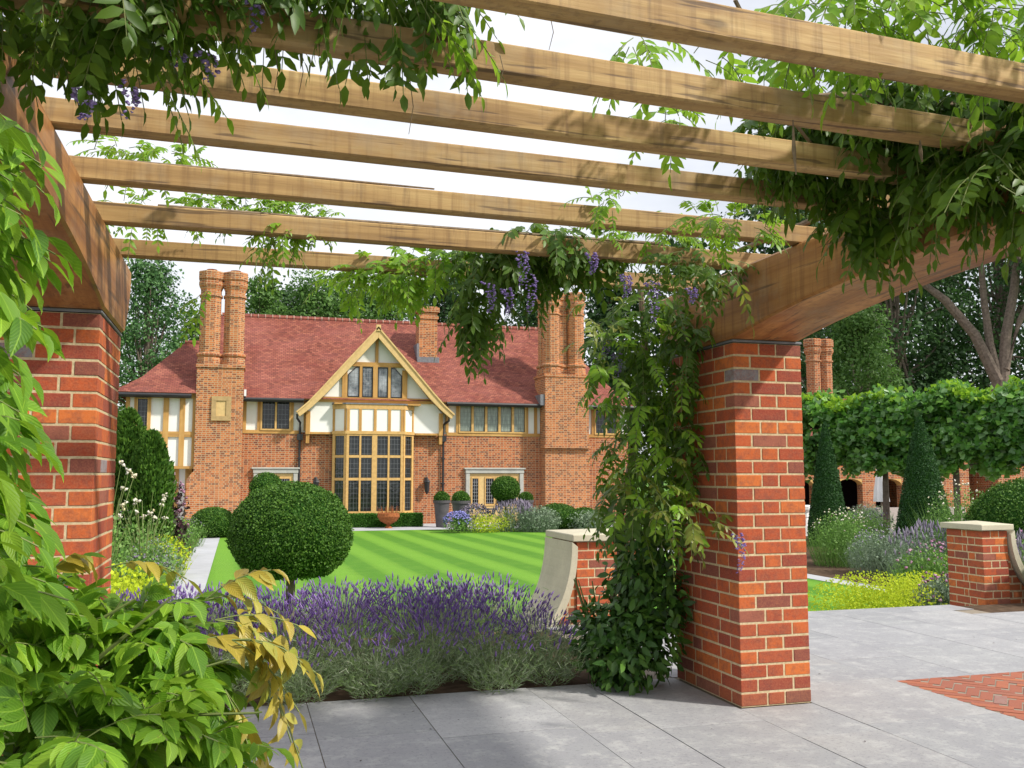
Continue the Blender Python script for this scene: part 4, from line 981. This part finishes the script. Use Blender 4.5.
# right border
rb = [('border_plant','grey-green lavender mound just right of the tall pillar beyond the lawn path',12.3,15.7,.7,.85,'silver_leaf','mauve_flower'),('border_plant','tall loose green plant with small yellow blooms in front of the further cone',12.6,17.4,.7,1.15,'herb_leaf','pale_flower'),
 ('lavender_clump','grey mauve lavender mound between the two cone topiaries',12.0,14.1,.75,.95,'silver_leaf','mauve_flower'),('lavender_clump','mauve lavender mound at the foot of the nearer cone topiary',12.6,13.5,.7,.95,'silver_leaf','mauve_flower'),
 ('border_plant','rose-leaved green plant in front of the nearer cone topiary',13.4,14.8,.7,1.7,'herb_leaf','pale_flower'),('border_plant','dark green leafy plant between the cones',14.2,18.8,.8,1.1,'herb_leaf','mauve_flower'),
 ('lime_plant','yellow-green clump in the middle of the right border behind the nearest one',10.9,12.0,.55,.7,'lime_flower',None),('lime_plant','nearest and widest yellow-green clump at the terrace edge',7.6,9.9,.8,.74,'lime_flower',None),('lime_plant','yellow-green clump at the right of the nearest one at the terrace edge',8.75,10.4,.5,.66,'lime_flower',None),
 ('border_plant','grey green feathery plant with pink blooms left of the buff capped pier',9.3,10.9,.5,.95,'herb_leaf','pink_flower'),('border_plant','blue-green grassy clump with pink blooms against the buff capped pier',8.35,9.6,.35,.7,'silver_leaf','pink_flower'),
 ('border_plant','pink flowering clump behind the nearest yellow-green plants',10.1,11.4,.5,.7,'silver_leaf','pink_flower'),('border_plant','silvery clump at the right of the mauve lavender',11.7,12.6,.5,.75,'silver_leaf','mauve_flower'),('border_plant','mixed green clump behind the buff capped pier',11.3,11.3,.7,1.0,'herb_leaf','pink_flower'),
 ('border_plant','pale green clump on top of the low grey wall before the arches',21.9,28.7,.8,.9,'silver_leaf',None)]
for nm, lb, x, y, r, h, lm, fl in rb:
    sp = nm == 'lavender_clump'
    bedplant(nm, lb, 'plant', x, y, r, r, h, leafm=lm, size=.028 if lm=='lime_flower' else .045, n=9000 if lm=='lime_flower' else 3200, blades=500 if lm!='lime_flower' else 0, flower=fl, nf=150 if sp else 70, fs=.12 if sp else .05, spikes=sp)
bedplant('lavender_clump','grey lavender bush at the right edge of the terrace beside the sweeping coping','plant',7.98,7.42,.36,.26,.62,z0=0,leafm='lavender_foliage',size=.035,n=2500,blades=1400,bw=.006,flower='mauve_flower',nf=500,fs=.06,spikes=True)
bedplant('lavender_clump','mauve lavender bush behind the sweeping coping at the right edge','plant',9.2,8.7,.8,.5,1.25,leafm='lavender_foliage',size=.04,n=2500,blades=1400,flower='mauve_flower',nf=700,fs=.08,spikes=True)

# lavender hedge in front of the lawn
lv = empty('lavender_hedge', (.4,6.2,0), 'long purple flowering lavender hedge edging the paved terrace', 'lavender hedge')
P=[];A=[];S=[];FP=[];FA=[];FS=[];TP=[];TA=[];TS=[]
clumps = []
x = -2.7
while x < 2.15:
    for y, r in ((5.5,.3),(5.72,.38),(6.0,.4),(6.35,.42),(6.8,.42)):
        clumps.append((x+random.uniform(-.1,.1), y+random.uniform(-.06,.06), r*random.uniform(.9,1.15), random.uniform(.9,1.08)))
    x += .38
for cx, cy, r, hs in clumps:
    H0 = (.24 if cy < 5.6 else .34)*hs if cy < 6.1 else .4*hs
    if cx < -.8: H0 *= .85
    for i in range(210 if cy < 6.2 else 90):      # woody stems set with short narrow leaves
        an = random.uniform(0,2*PI); q = math.sqrt(random.random())
        d = Vector((math.cos(an)*q*1.05+random.gauss(0,.1), math.sin(an)*q*1.05+random.gauss(0,.1), 1.0)).normalized()
        b0 = Vector((cx+.35*r*q*math.cos(an), cy+.35*r*q*math.sin(an), .01)); L_ = H0*random.uniform(.55,1.12)*(1+.35*q)
        for k in range(9):
            p_ = b0+d*L_*(.12+.88*random.random())+Vector((0,0,-.03*q)); P.append(tuple(p_))
            A.append((d.x+random.gauss(0,.75),d.y+random.gauss(0,.75),d.z*.8+random.gauss(0,.3))); S.append(random.uniform(.03,.062))
    nsp = 215 if cy > 6 else (95 if cy > 5.6 else 30)
    for i in range(nsp):
        a = random.uniform(0,2*PI); q = math.sqrt(random.random())
        d = Vector((math.cos(a)*q*.85+random.gauss(0,.08), math.sin(a)*q*.85+random.gauss(0,.08), 1)).normalized()
        b = Vector((cx+.35*r*q*math.cos(a), cy+.35*r*q*math.sin(a), H0*.45)); ln = random.uniform(.17,.34)*(1.0 if cy>6 else .72)
        tip = b+d*ln; TP.append(tuple(b)); TA.append(tuple(d)); TS.append(ln)
        FP.append(tuple(tip)); FA.append(tuple(d)); FS.append(random.uniform(.026,.05))
        if random.random() < .5: FP.append(tuple(tip-d*.03)); FA.append(tuple(d)); FS.append(.014)
scatter('foliage', T_BLADE, P, A, rvec(len(P)), S, MATS['lavender_foliage'], lv, 2.0, 'stuff')
scatter('flower_stalks', T_BLADE, TP, TA, rvec(len(TP)), TS, MATS['lavender_stem'], lv, .3, 'stuff')
scatter('flower_spikes', T_SPIKE, FP, FA, rvec(len(FP)), FS, MATS['lavender_flower'], lv, 1.0, 'stuff')

# ---------------------------------------------------------------- pleached trees
PA, PB = Vector((21.3,16.8)), Vector((15.6,27.1)); K = 6
for i in range(K):
    p = PA.lerp(PB, (i+.5)/K); d = (PB-PA).normalized(); L_ = (PB-PA).length/K
    t = empty('pleached_tree', (p.x,p.y,G), ['pleached tree at the far right edge over the clipped bush','pleached tree right of the nearer cone topiary','pleached tree directly behind the nearer cone topiary','pleached tree between the two cones with a bare dark trunk','pleached tree directly behind the further cone topiary','last pleached tree at the left, half behind the tall brick pillar'][i], 'tree', 'row of pleached trees')
    m = MB(); m.tube([(p.x,p.y,G),(p.x+.03,p.y,1.2),(p.x,p.y,2.6)],[.1,.085,.05],8)
    for z in (1.6,2.2,2.8): m.tube([(p.x-d.x*L_*.5,p.y-d.y*L_*.5,z),(p.x,p.y,z-.1),(p.x+d.x*L_*.5,p.y+d.y*L_*.5,z)],[.02,.035,.02],5)
    m.build('trunk', MATS['bark'], t)
    n = 9500; nc = 80; cu = RNG.uniform(-.55,.55,nc)*L_; cw = RNG.uniform(-.8,.8,nc); cz = RNG.uniform(1.5,3.45,nc); ci = RNG.integers(0,nc,n)
    u = cu[ci]+RNG.normal(0,.15,n); w = cw[ci]+RNG.normal(0,.12,n); z = cz[ci]+RNG.normal(0,.13,n)
    z = z+.07*np.sin(u*5+i)+np.where(z>2.6,.16*np.cos(2*PI*u/L_)-.05,0)
    Pn = np.stack([p.x+d.x*u-d.y*w, p.y+d.y*u+d.x*w, z],1)
    A_ = rvec(n)+np.array([-d.y,d.x,0])*np.sign(w)[:,None]*.7+np.array([0,0,.1]); N_ = rvec(n)*.7+np.array([-d.y,d.x,0])*np.sign(w)[:,None]*.8+np.array([0,0,.6])
    scatter('crown', T_BROAD, Pn, A_, N_, .175*RNG.uniform(.45,1.35,n), MATS['plane_leaf'], t, 1.25)
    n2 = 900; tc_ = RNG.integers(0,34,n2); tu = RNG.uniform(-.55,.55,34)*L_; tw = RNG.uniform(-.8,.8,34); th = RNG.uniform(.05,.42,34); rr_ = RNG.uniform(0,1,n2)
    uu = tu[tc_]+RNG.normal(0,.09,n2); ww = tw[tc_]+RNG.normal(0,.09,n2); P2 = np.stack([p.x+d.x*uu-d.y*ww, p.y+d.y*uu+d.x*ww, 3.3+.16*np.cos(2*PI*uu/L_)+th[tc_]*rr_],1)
    NS = scatter('sunlit_top_leaves', T_BROAD, P2, rvec(n2)*.8+np.array([0,0,.5]), rvec(n2)+np.array([0,0,.5]), .15*RNG.uniform(.5,1.2,n2), MATS['wisteria_leaf_bright'], t, 1.2); NS['kind'] = 'stuff'  # brighter leaf colour along the crown tops, sunlight painted in
# ---------------------------------------------------------------- woodland trees
def tree(label, x, y, top, blobs, n, size, mat, trunk=.35, z0=G, lean=0, bark='bark', T=T_BROAD, limbs=True, name='tree', droop=.1, group='trees beyond the garden'):
    t = empty(name, (x,y,z0), label, 'tree', group)
    m = MB(); m.tube([(x,y,z0),(x+lean*.3,y,z0+(top-z0)*.3),(x+lean*.7,y,z0+(top-z0)*.6),(x+lean,y,z0+(top-z0)*.92)],[trunk,trunk*.8,trunk*.5,trunk*.12],9)
    if limbs:
        for b in blobs:
            zz = z0+(top-z0)*random.uniform(.25,.5); c = Vector(b[:3]); s = Vector((x+lean*.4,y,zz))
            m.tube([s, s.lerp(c,.5)+Vector((0,0,-.3)), c],[trunk*.4,trunk*.25,trunk*.08],6)
    m.build('trunk', MATS[bark], t)
    cloud('crown', blobs, int(n*1.8), size*.68, MATS[mat], t, T=T, shell=(.45,1.08), droop=droop, var=.5)
    return t
def crown(x, y, z0, z1, r, k, seed, sq=1.):
    rn = random.Random(seed); out = []
    for i in range(k):
        u = (i+.5)/k; z = z0+(z1-z0)*u; rr = r*math.sin(PI*min(.93,max(.13,u*.85+.12)))
        a = i*2.4+rn.random(); d = rr*rn.uniform(.3,.75); s = r*rn.uniform(.28,.46)
        out.append((x+d*math.cos(a), y+d*math.sin(a), z, s*1.15, s*1.1, s*.72*sq))
    return out
def wood_tree(px, d, ytop, ybot, rpx, label, mat, seed, n=5200, size=.34, k=22, trunk=.35, bark='bark'):
    c = at(px, 475, d); k_ = d/925.; top = EYE+(475-ytop)*k_; bot = EYE+(475-ybot)*k_
    tree(label, c.x, c.y, top, crown(c.x,c.y,bot,top-.6,rpx*k_,k,seed), n, size, MATS and mat, trunk, bark=bark)
wood_tree(142,58,250,440,46,'tall airy conifer at the left between the pillar and the left chimney','tree_leaf_conifer',1,7500,.28,34)
wood_tree(192,64,305,440,40,'lower tree filling the gap left of the big chimney','tree_leaf_mid',2,4500,.3,24)
wood_tree(60,66,200,440,75,'big tree hidden mostly behind the left pillar','tree_leaf_mid',3,6000,.4,26)
wood_tree(258,68,270,400,36,'dark rounded tree just right of the left chimney','tree_leaf_mid',4,6000,.32,24)
wood_tree(312,72,272,400,54,'mid green tree behind the left half of the main roof','tree_leaf_mid',5,6500,.34,26)
wood_tree(380,70,278,400,56,'green tree behind the roof above the gable','tree_leaf_mid',6,6000,.36,22)
wood_tree(345,76,280,400,60,'wide mid green tree further back between two others behind the roof','tree_leaf_dark',31,6000,.36,26)
wood_tree(290,78,284,400,50,'further dark tree seen over the roof just right of the left chimney stack','tree_leaf_dark',32,6000,.36,24)
wood_tree(450,72,268,400,50,'dark tree behind the small roof chimney','tree_leaf_dark',7,6500,.36,24)
wood_tree(535,74,280,400,48,'tree behind the right end of the ridge','tree_leaf_dark',8,5000,.38,22)
wood_tree(612,62,262,470,52,'dark tree right of the house behind the hipped roof end','tree_leaf_dark',9,8000,.36,28)
wood_tree(690,60,220,480,70,'dark tree behind the tall brick pillar','tree_leaf_dark',10,6000,.4,26)
wood_tree(790,58,150,470,80,'dark woodland tree right of the tall pillar behind the slim chimney','tree_leaf_dark',12,9000,.4,34)
wood_tree(862,52,300,440,50,'mid green understorey tree in front of the dark wood','tree_leaf_mid',13,7000,.26,24,.14,'bark_pale')
wood_tree(900,68,110,470,90,'very tall dark tree in the middle of the right wood','tree_leaf_dark',14,9000,.45,34)
wood_tree(1010,70,90,470,100,'very tall dark tree at the right edge of the wood','tree_leaf_dark',15,9000,.45,34)
wood_tree(1110,66,90,480,90,'dark woodland tree beyond the right edge','tree_leaf_dark',16,5000,.5,26)
wood_tree(945,80,200,480,120,'broad dark tree closing the back of the right wood','tree_leaf_dark',17,7000,.6,30)
wood_tree(840,78,200,480,110,'broad dark tree at the back of the wood near the pillar','tree_leaf_dark',18,6000,.6,30)
wood_tree(1040,52,395,450,60,'dark undergrowth tree at the foot of the pale-stemmed tree','tree_leaf_dark',19,5000,.35,20)
wood_tree(950,56,400,455,60,'dark low tree behind the pleached row','tree_leaf_dark',20,5000,.35,20)
# pale multi-stemmed tree
c = at(998,400,46); t = empty('multi_stemmed_tree', (c.x,c.y,G), 'pale grey tree forking into several leaning stems above the pleached row', 'tree')
m = MB()
def A3(px,py,dd=0): return at(px,py,46+dd)
base = Vector((c.x,c.y,G))
m.tube([base,A3(998,400),A3(1000,380)],[.5,.42,.38],10)
for pts, r in (([(998,382),(975,335),(945,300),(925,285),(900,250)],.3),([(1000,385),(990,345),(984,300),(980,250),(975,180)],.24),([(1003,385),(1006,335),(1014,290),(1020,240),(1030,150)],.3),([(1006,370),(1020,320),(1045,270)],.18)):
    P_l = [A3(x,y,k*.6) for k,(x,y) in enumerate(pts)]; m.tube(P_l,[r*(1-.15*i) for i in range(len(P_l))],9)
m.build('trunk', MATS['bark'], t)
cloud('crown', [blob(960,190,47,60,50),blob(1030,150,47,60,60),blob(900,230,47,40,30),blob(1060,250,46,40,40)], 6000, .35, MATS['tree_leaf_dark'], t, shell=(.3,1.05))
# ---------------------------------------------------------------- wisteria
# 1 left foreground
w1 = empty('wisteria', (-.78,1.5,0), 'large bright green wisteria in the left foreground with bronze young shoots reaching over the paving', 'climber', 'wisterias on the pergola')
C = Compound()
for y in range(95,600,14):
    for k in range(3 if y > 150 else 2):
        d_ = random.uniform(1.25,1.7); x = random.uniform(-95,-25)
        p = at(x, y+random.uniform(-10,10), d_)
        C.leaf(p, (1,random.uniform(-.3,.3),random.uniform(-.15,.35)), random.uniform(.07,.13), random.choice([2,3,3]), random.uniform(.062,.085), random.uniform(.2,.5), .3)
low = [blob(-10,650,1.5,55,50),blob(50,670,1.6,60,45),blob(110,670,1.7,50,42),blob(40,745,1.4,85,50),blob(120,745,1.5,70,45),blob(165,695,1.7,42,38),blob(170,750,1.6,42,35),blob(140,640,1.75,35,22),blob(25,615,1.7,40,22)]
C2 = Compound(); fill(C2, low, 330, .115, .056, .35, (.1,-.1,.25), .6, 4)
C.build('foliage', T_NEAR, MATS['wisteria_leaf'], w1, MATS['stem_green'], .0016)
C2.build('foliage', T_NEAR, MATS['wisteria_leaf'], w1, MATS['stem_green'], .0014, 1.5)
C = Compound()
for px, py, d_, dx, dz, n in ((215,620,1.75,.9,.0,4),(232,640,1.7,.9,-.1,4),(205,600,1.8,.7,.4,3),(225,690,1.65,.6,-.8,3),(250,650,1.75,.4,-.9,3),(105,568,1.7,.9,.1,2),(40,585,1.6,.4,.5,2),(180,650,1.7,.8,.2,2)):
    p = at(px,py,d_)
    for k in range(max(1,n-1)): C.leaf(p, (dx+random.gauss(0,.2),random.uniform(-.2,.3),dz+random.gauss(0,.2)), random.uniform(.12,.18), 4, random.uniform(.046,.062), random.uniform(.3,.6))
C.build('young_foliage', T_NEAR, MATS['wisteria_leaf_bronze'], w1, MATS['stem_green'], .0016)
m = MB(); m.tube([(-.8,1.5,0),(-.83,1.55,.6),(-.78,1.5,1.2),(-.86,1.6,1.9),(-.8,1.8,2.5),(-.5,2.1,2.6)],[.035,.03,.028,.024,.02,.015],9)
for k in range(12):
    a = at(random.uniform(-40,60), random.uniform(700,800), 1.6); b = at(random.uniform(30,230), random.uniform(590,700), 1.65); m.tube([(-.75,1.5,.3), a.lerp(b,.2), a.lerp(b,.6)+Vector((0,0,.03)), b],[.008,.006,.004,.002],5)
for (p,q,r_) in ((at(100,735,1.5),at(202,738,1.45),at(195,752,1.5)),(at(190,715,1.6),at(255,713,1.6),at(262,712,1.6))): m.tube([p,q,r_],[.003,.002,.0015],4)
m.build('stem', MATS['stem_green'], w1)
raceme(w1, at(55,562,1.8), .06, .012, n=24); raceme(w1, at(255,636,1.85), .03, .01, n=14)

# 2 overhead, top left
w2 = empty('wisteria', (-.9,2.2,2.45), 'dark leaved wisteria hanging over the rafters at the top left with small purple racemes', 'climber', 'wisterias on the pergola')
C = Compound()
ov = [blob(-20,-15,2.35,50,34),blob(50,-12,2.4,55,26),blob(120,-8,2.4,50,28),blob(180,-28,2.45,50,26),blob(250,-34,2.5,50,26),blob(320,-28,2.55,50,30),blob(385,-30,2.6,45,28),blob(430,-28,2.6,32,26),blob(100,10,2.35,24,20)]
fill(C, ov, 270, .17, .06, .5, (.1,0,-.45), .5, 5)
for x, y in ((325,10),(392,20),(388,5),(125,20),(60,5),(400,25)): C.leaf(at(x,y,2.5),(random.gauss(0,.2),0,-1),.16,4,.055,.2)
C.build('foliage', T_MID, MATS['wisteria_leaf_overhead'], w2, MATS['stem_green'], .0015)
C = Compound()
for x, y, dx in ((430,5,.6),(440,20,.5),(455,10,.7),(420,0,.4),(150,60,.3),(170,52,.8),(160,80,.4),(225,15,.4),(60,5,-.3)): C.leaf(at(x,y,2.45),(dx,.1,-.55),.18,5,.055,.3)
C.build('young_foliage', T_MID, MATS['wisteria_leaf_bright'], w2, MATS['stem_green'], .0015)
m = MB()
m.tube([(-.85,2.0,2.55),(-.4,2.2,2.62),(.1,2.4,2.6),(.4,2.5,2.64),(.6,2.55,2.58)],[.016,.014,.012,.006,.002],7); m.tube([(-.7,1.9,2.6),(-.3,2.05,2.65),(.2,2.1,2.6)],[.012,.01,.005],7)
for x, y, h_ in ((20,10,30),(300,50,45),(275,50,42),(500,55,30),(410,80,55),(550,15,35)):
    p = at(x,y,2.6); m.tube([p, p+Vector((.01,0,-h_*.0014)), p+Vector((.0,.01,-h_*.0028))],[.0015,.0012,.0008],4)
m.build('stem', MATS['vine_bark'], w2)
for x, y, d_, L_ in ((80,92,2.3,.075),(125,82,2.35,.09),(205,55,2.4,.07),(250,0,2.4,.08),(172,48,2.4,.05)): raceme(w2, at(x,y,d_), L_, .016, n=36)

# 3 right pillar climber and the swag over the middle of the far rafters
w3 = empty('wisteria', (2.45,5.6,0), 'wisteria climbing beside the tall brick pillar, with a central hanging swag and lilac racemes', 'climber', 'wisterias on the pergola')
C = Compound()
col = [blob(655,330,5.75,42,42),blob(622,340,5.9,32,40),blob(655,395,5.85,42,40),blob(645,440,5.85,38,32),blob(670,450,5.7,28,40),blob(650,500,5.75,48,30),blob(632,520,5.9,26,18),blob(680,370,5.7,22,40),blob(690,330,5.55,18,34)]
fill(C, col, 340, .18, .064, .55, (-.1,-.25,-.25), .5, 5)
sw = [blob(545,243,5.1,42,12),blob(495,258,5.15,32,20),blob(530,256,5.15,38,16),blob(575,250,5.2,32,12),blob(480,295,5.15,22,22),blob(476,320,5.15,16,16),blob(465,252,5.15,20,12),blob(600,250,5.2,24,10)]
fill(C, sw, 300, .17, .066, .55, (0,-.3,-.3), .55, 5)
for x, y in ((470,325),(478,330),(460,318),(486,325),(545,285),(520,285)): C.leaf(at(x,y,5.1),(random.gauss(0,.15),-.1,-1),.22,5,.065,.2)
tops = [blob(700,262,5.0,50,14,.15),blob(690,270,5.2,30,20,.15)]
fill(C, tops, 60, .17, .05, .5, (0,-.2,-.3), .5, 5)
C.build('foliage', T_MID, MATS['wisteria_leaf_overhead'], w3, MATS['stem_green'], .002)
C = Compound()
fill(C, [blob(415,268,5.3,40,14),blob(370,270,5.4,34,12),blob(400,280,5.3,40,10),blob(445,258,5.3,18,14),blob(345,280,5.5,18,10)], 150, .16, .055, .4, (-.1,-.2,.05), .6, 5)
fill(C, [blob(150,210,4.75,50,8,.12),blob(250,212,4.7,60,9,.12),blob(305,225,4.7,30,10,.12),blob(165,158,4.1,45,8,.1),blob(110,150,4.1,22,8,.1),blob(740,222,4.3,60,9,.12),blob(610,200,4.2,30,8,.12),blob(650,230,5.0,60,9,.15),blob(250,205,4.7,60,9,.12),blob(300,212,4.7,30,10,.12)], 330, .13, .042, .4, (0,-.1,.15), .6, 5)
fill(C, [blob(280,232,4.6,22,14),blob(205,300,5.0,8,20),blob(275,240,4.6,14,16),blob(290,225,4.6,16,12)], 34, .15, .045, .5, (0,0,-.4), .4, 4)
fill(C, [blob(640,370,5.6,48,60),blob(655,450,5.6,45,50),blob(665,505,5.4,45,20)], 95, .16, .06, .45, (-.1,-.5,-.05), .7, 5)  # extra bright leaves on the sun side, sunlight put into their colour
C.build('bright_foliage', T_MID, MATS['wisteria_leaf_bright'], w3, MATS['stem_green'], .002)
C = Compound()
fill(C, [blob(650,480,5.5,50,26),blob(690,520,5.2,40,16),blob(600,330,5.8,22,40),blob(735,262,4.6,24,18)], 50, .16, .055, .55, (.1,-.3,-.15), .5, 4)
C.build('young_foliage', T_MID, MATS['wisteria_leaf_young'], w3, MATS['stem_green'], .002)
m = MB()
q = [(2.42,5.75,0),(2.44,5.72,.5),(2.4,5.66,1.0),(2.5,5.6,1.5),(2.55,5.55,2.0),(2.5,5.5,2.5),(2.2,5.35,2.62),(1.6,5.2,2.6),(.9,5.1,2.62),(.2,5.05,2.6)]
m.tube(q,[.035,.03,.028,.025,.022,.02,.016,.013,.01,.006],9)
m.tube([(2.44,5.74,0),(2.36,5.7,.5),(2.46,5.62,1.1),(2.45,5.6,1.7)],[.022,.02,.016,.01],8)
m.tube([(-.4,4.56,2.535),(.3,4.58,2.538),(1.2,4.57,2.535),(2.2,4.58,2.54),(2.6,4.9,2.5)],[.008,.01,.01,.012,.015],6)
m.tube([(-.5,3.94,2.535),(.2,3.94,2.538),(.8,3.94,2.535)],[.008,.007,.004],6)
m.build('stem', MATS['vine_bark'], w3)
for x, y, d_, L_, w_ in ((520,252,5.0,.15,.03),(528,275,5.0,.17,.032),(488,282,5.05,.14,.025),(506,288,5.05,.12,.022),(590,252,5.0,.1,.022),(624,275,5.0,.1,.022),(651,282,5.1,.19,.03),(603,335,5.8,.13,.03),(615,352,5.8,.14,.03),(737,532,4.75,.17,.02),(690,288,5.1,.07,.02)): raceme(w3, at(x,y,d_-(.3 if d_<5.3 else .1)), L_*1.15, w_*1.1, n=80)

# 4 leafy shrub at the pillar foot
sh = empty('leafy_shrub', (2.3,5.7,0), 'dense dark green leafy shrub between the lavender and the foot of the tall pillar', 'shrub')
sb = [blob(600,640,5.75,24,30,.3),blob(638,580,5.8,30,28,.3),blob(615,625,5.8,36,34,.35),blob(640,640,5.65,38,40,.3),blob(615,660,5.6,30,28,.28),blob(660,600,5.8,28,40,.25),blob(650,545,5.85,30,24,.25)]
cloud('foliage', sb, 3400, .07, MATS['shrub_leaf'], sh, T=T_MID, shell=(.35,1.08), droop=.4, width=1.25)
m = MB()
for k in range(14): a = random.uniform(0,2*PI); m.tube([(2.3,5.7,0),(2.3+.1*math.cos(a),5.7+.1*math.sin(a),.3),(2.3+.2*math.cos(a),5.7+.15*math.sin(a),.6)],[.01,.008,.004],5)
m.build('stems', MATS['stem_green'], sh)

# 5 upper right mass
w4 = empty('wisteria', (3.3,2.6,2.3), 'thick wisteria canopy over the right beam, dark below and bright on top', 'climber', 'wisterias on the pergola')
C = Compound()
mass = [blob(795,125,3.9,36,28),blob(855,125,3.9,50,36),blob(925,120,3.7,55,38),blob(1000,125,3.5,55,44),blob(872,205,3.9,28,26),blob(835,160,4.0,24,20),blob(960,165,3.5,50,24),blob(1020,160,3.3,45,40),blob(795,150,4.0,22,18),blob(1040,100,3.4,50,60),blob(900,100,3.6,60,22)]
fill(C, mass, 900, .19, .066, .5, (-.1,-.1,-.35), .5, 5)
for x, y in ((762,140),(768,150),(795,165),(880,220),(872,225),(865,215),(775,130),(760,120)): C.leaf(at(x,y,3.8),(random.gauss(0,.2),0,-1),.2,5,.06,.15)
for x, y in ((985,165),(1000,185),(1010,170),(975,175),(1020,195),(1025,215)): C.leaf(at(x,y,2.9),(random.uniform(-.9,.5),-.3,-.25),.2,5,.075,.5)
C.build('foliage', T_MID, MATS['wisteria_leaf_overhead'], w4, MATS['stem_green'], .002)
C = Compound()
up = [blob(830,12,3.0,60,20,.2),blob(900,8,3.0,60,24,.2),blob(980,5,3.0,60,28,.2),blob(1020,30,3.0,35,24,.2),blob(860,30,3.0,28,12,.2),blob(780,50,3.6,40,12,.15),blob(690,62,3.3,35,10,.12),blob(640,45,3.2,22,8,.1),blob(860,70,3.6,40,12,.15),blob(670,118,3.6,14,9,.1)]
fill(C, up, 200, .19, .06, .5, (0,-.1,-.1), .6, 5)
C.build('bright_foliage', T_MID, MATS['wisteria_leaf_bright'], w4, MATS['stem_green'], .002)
m = MB(); m.tube([(3.3,2.2,2.3),(3.0,2.6,2.65),(2.5,2.9,2.7),(2.1,2.8,2.66),(1.8,2.75,2.6)],[.03,.025,.02,.012,.003],8); m.tube([(3.2,2.2,2.4),(2.9,3.3,2.62),(2.85,4.2,2.6),(2.7,4.9,2.55)],[.025,.022,.018,.012],8)
m.tube([at(735,0,3.1),at(748,25,3.15),at(775,38,3.2),at(810,45,3.2)],[.008,.008,.006,.004],6)
for k in range(8): a = at(random.uniform(780,1000),random.uniform(60,130),3.5); m.tube([a,a+Vector((.2,.1,-.1)),a+Vector((.45,0,-.05))],[.008,.006,.003],5)
for x, y, h_ in ((793,120,55),(880,55,25),(900,38,30),(920,140,22),(812,48,30)):
    p = at(x,y,3.0); m.tube([p,p+Vector((0,0,-h_*.0018)),p+Vector((.005,0,-h_*.0033))],[.002,.007,.002],5)
m.build('stem', MATS['vine_bark'], w4)

# a few fallen leaves on the paving
n = 60; P = np.stack([RNG.uniform(-1,6,n), RNG.uniform(3.2,7.2,n), np.full(n,.004)],1)
P = P[~((P[:,0]<2.5)&(P[:,1]>5.35)) & ~((P[:,0]>2.55)&(P[:,0]<3.2)&(P[:,1]>4.55)&(P[:,1]<5.5))]; n = len(P)
fl = scatter('fallen_leaves', T_SMALL, P, rvec(n)*np.array([1,1,.1]), np.tile([0,0,1.],(n,1)), RNG.uniform(.01,.035,n), MATS['dark_leaf']); tag(fl,'tiny dark fallen leaves and specks scattered over the paving','fallen leaves',kind='stuff')

# ---------------------------------------------------------------- light, sky, camera
CLOUD = 10.5
CLOUD = 10.5
SV = Vector((.56,-.45,.70)).normalized()
w = bpy.data.worlds.new('World'); scene.world = w; w.use_nodes = True; nt = w.node_tree; bg = nt.nodes['Background']
sky = nt.nodes.new('ShaderNodeTexSky'); sky.sky_type = 'NISHITA'; sky.sun_disc = False; sky.sun_elevation = math.asin(SV.z); sky.sun_rotation = math.atan2(SV.x,SV.y); sky.air_density = 1.2; sky.dust_density = 2
tc = nt.nodes.new('ShaderNodeTexCoord'); mp = nt.nodes.new('ShaderNodeMapping'); mp.inputs['Scale'].default_value = (1,1,2.5); nt.links.new(tc.outputs['Generated'], mp.inputs[0])
nz = nt.nodes.new('ShaderNodeTexNoise'); nz.inputs['Scale'].default_value = 2.2; nz.inputs['Detail'].default_value = 7; nz.inputs['Roughness'].default_value = .55; nt.links.new(mp.outputs[0], nz.inputs['Vector'])
rp = nt.nodes.new('ShaderNodeValToRGB'); rp.color_ramp.elements[0].position = .3; rp.color_ramp.elements[0].color = (.55,.55,.55,1); rp.color_ramp.elements[1].position = .58; nt.links.new(nz.outputs['Fac'], rp.inputs[0])
mx = nt.nodes.new('ShaderNodeMix'); mx.data_type = 'RGBA'; nt.links.new(rp.outputs[0], mx.inputs[0]); nt.links.new(sky.outputs[0], mx.inputs[6]); mx.inputs[7].default_value = (CLOUD*.96, CLOUD*.98, CLOUD*1.04, 1)
nt.links.new(mx.outputs[2], bg.inputs[0]); bg.inputs[1].default_value = .1
sl = bpy.data.lights.new('sun','SUN'); sl.energy = 4.5; sl.angle = R(3.5); sl.color = (1,.95,.86); so = bpy.data.objects.new('sun', sl); COL.objects.link(so)
so.rotation_euler = (-SV).to_track_quat('-Z','Y').to_euler(); so.location = (10,-8,15)
cam = bpy.data.cameras.new('camera'); co = bpy.data.objects.new('camera', cam); COL.objects.link(co); scene.camera = co
cam.sensor_width = 36; cam.lens = 36*925/1024.; cam.clip_end = 2000; cam.clip_start = .05
co.location = (0,0,EYE); co.rotation_euler = (PI/2+PITCH, 0, -YAW)
scene.view_settings.view_transform = 'Standard'; scene.view_settings.look = 'None'; scene.view_settings.exposure = .12; scene.view_settings.gamma = 1
scene.render.engine = 'CYCLES'; scene.cycles.max_bounces = 6; scene.cycles.diffuse_bounces = 3; scene.cycles.transmission_bounces = 3; scene.cycles.transparent_max_bounces = 8
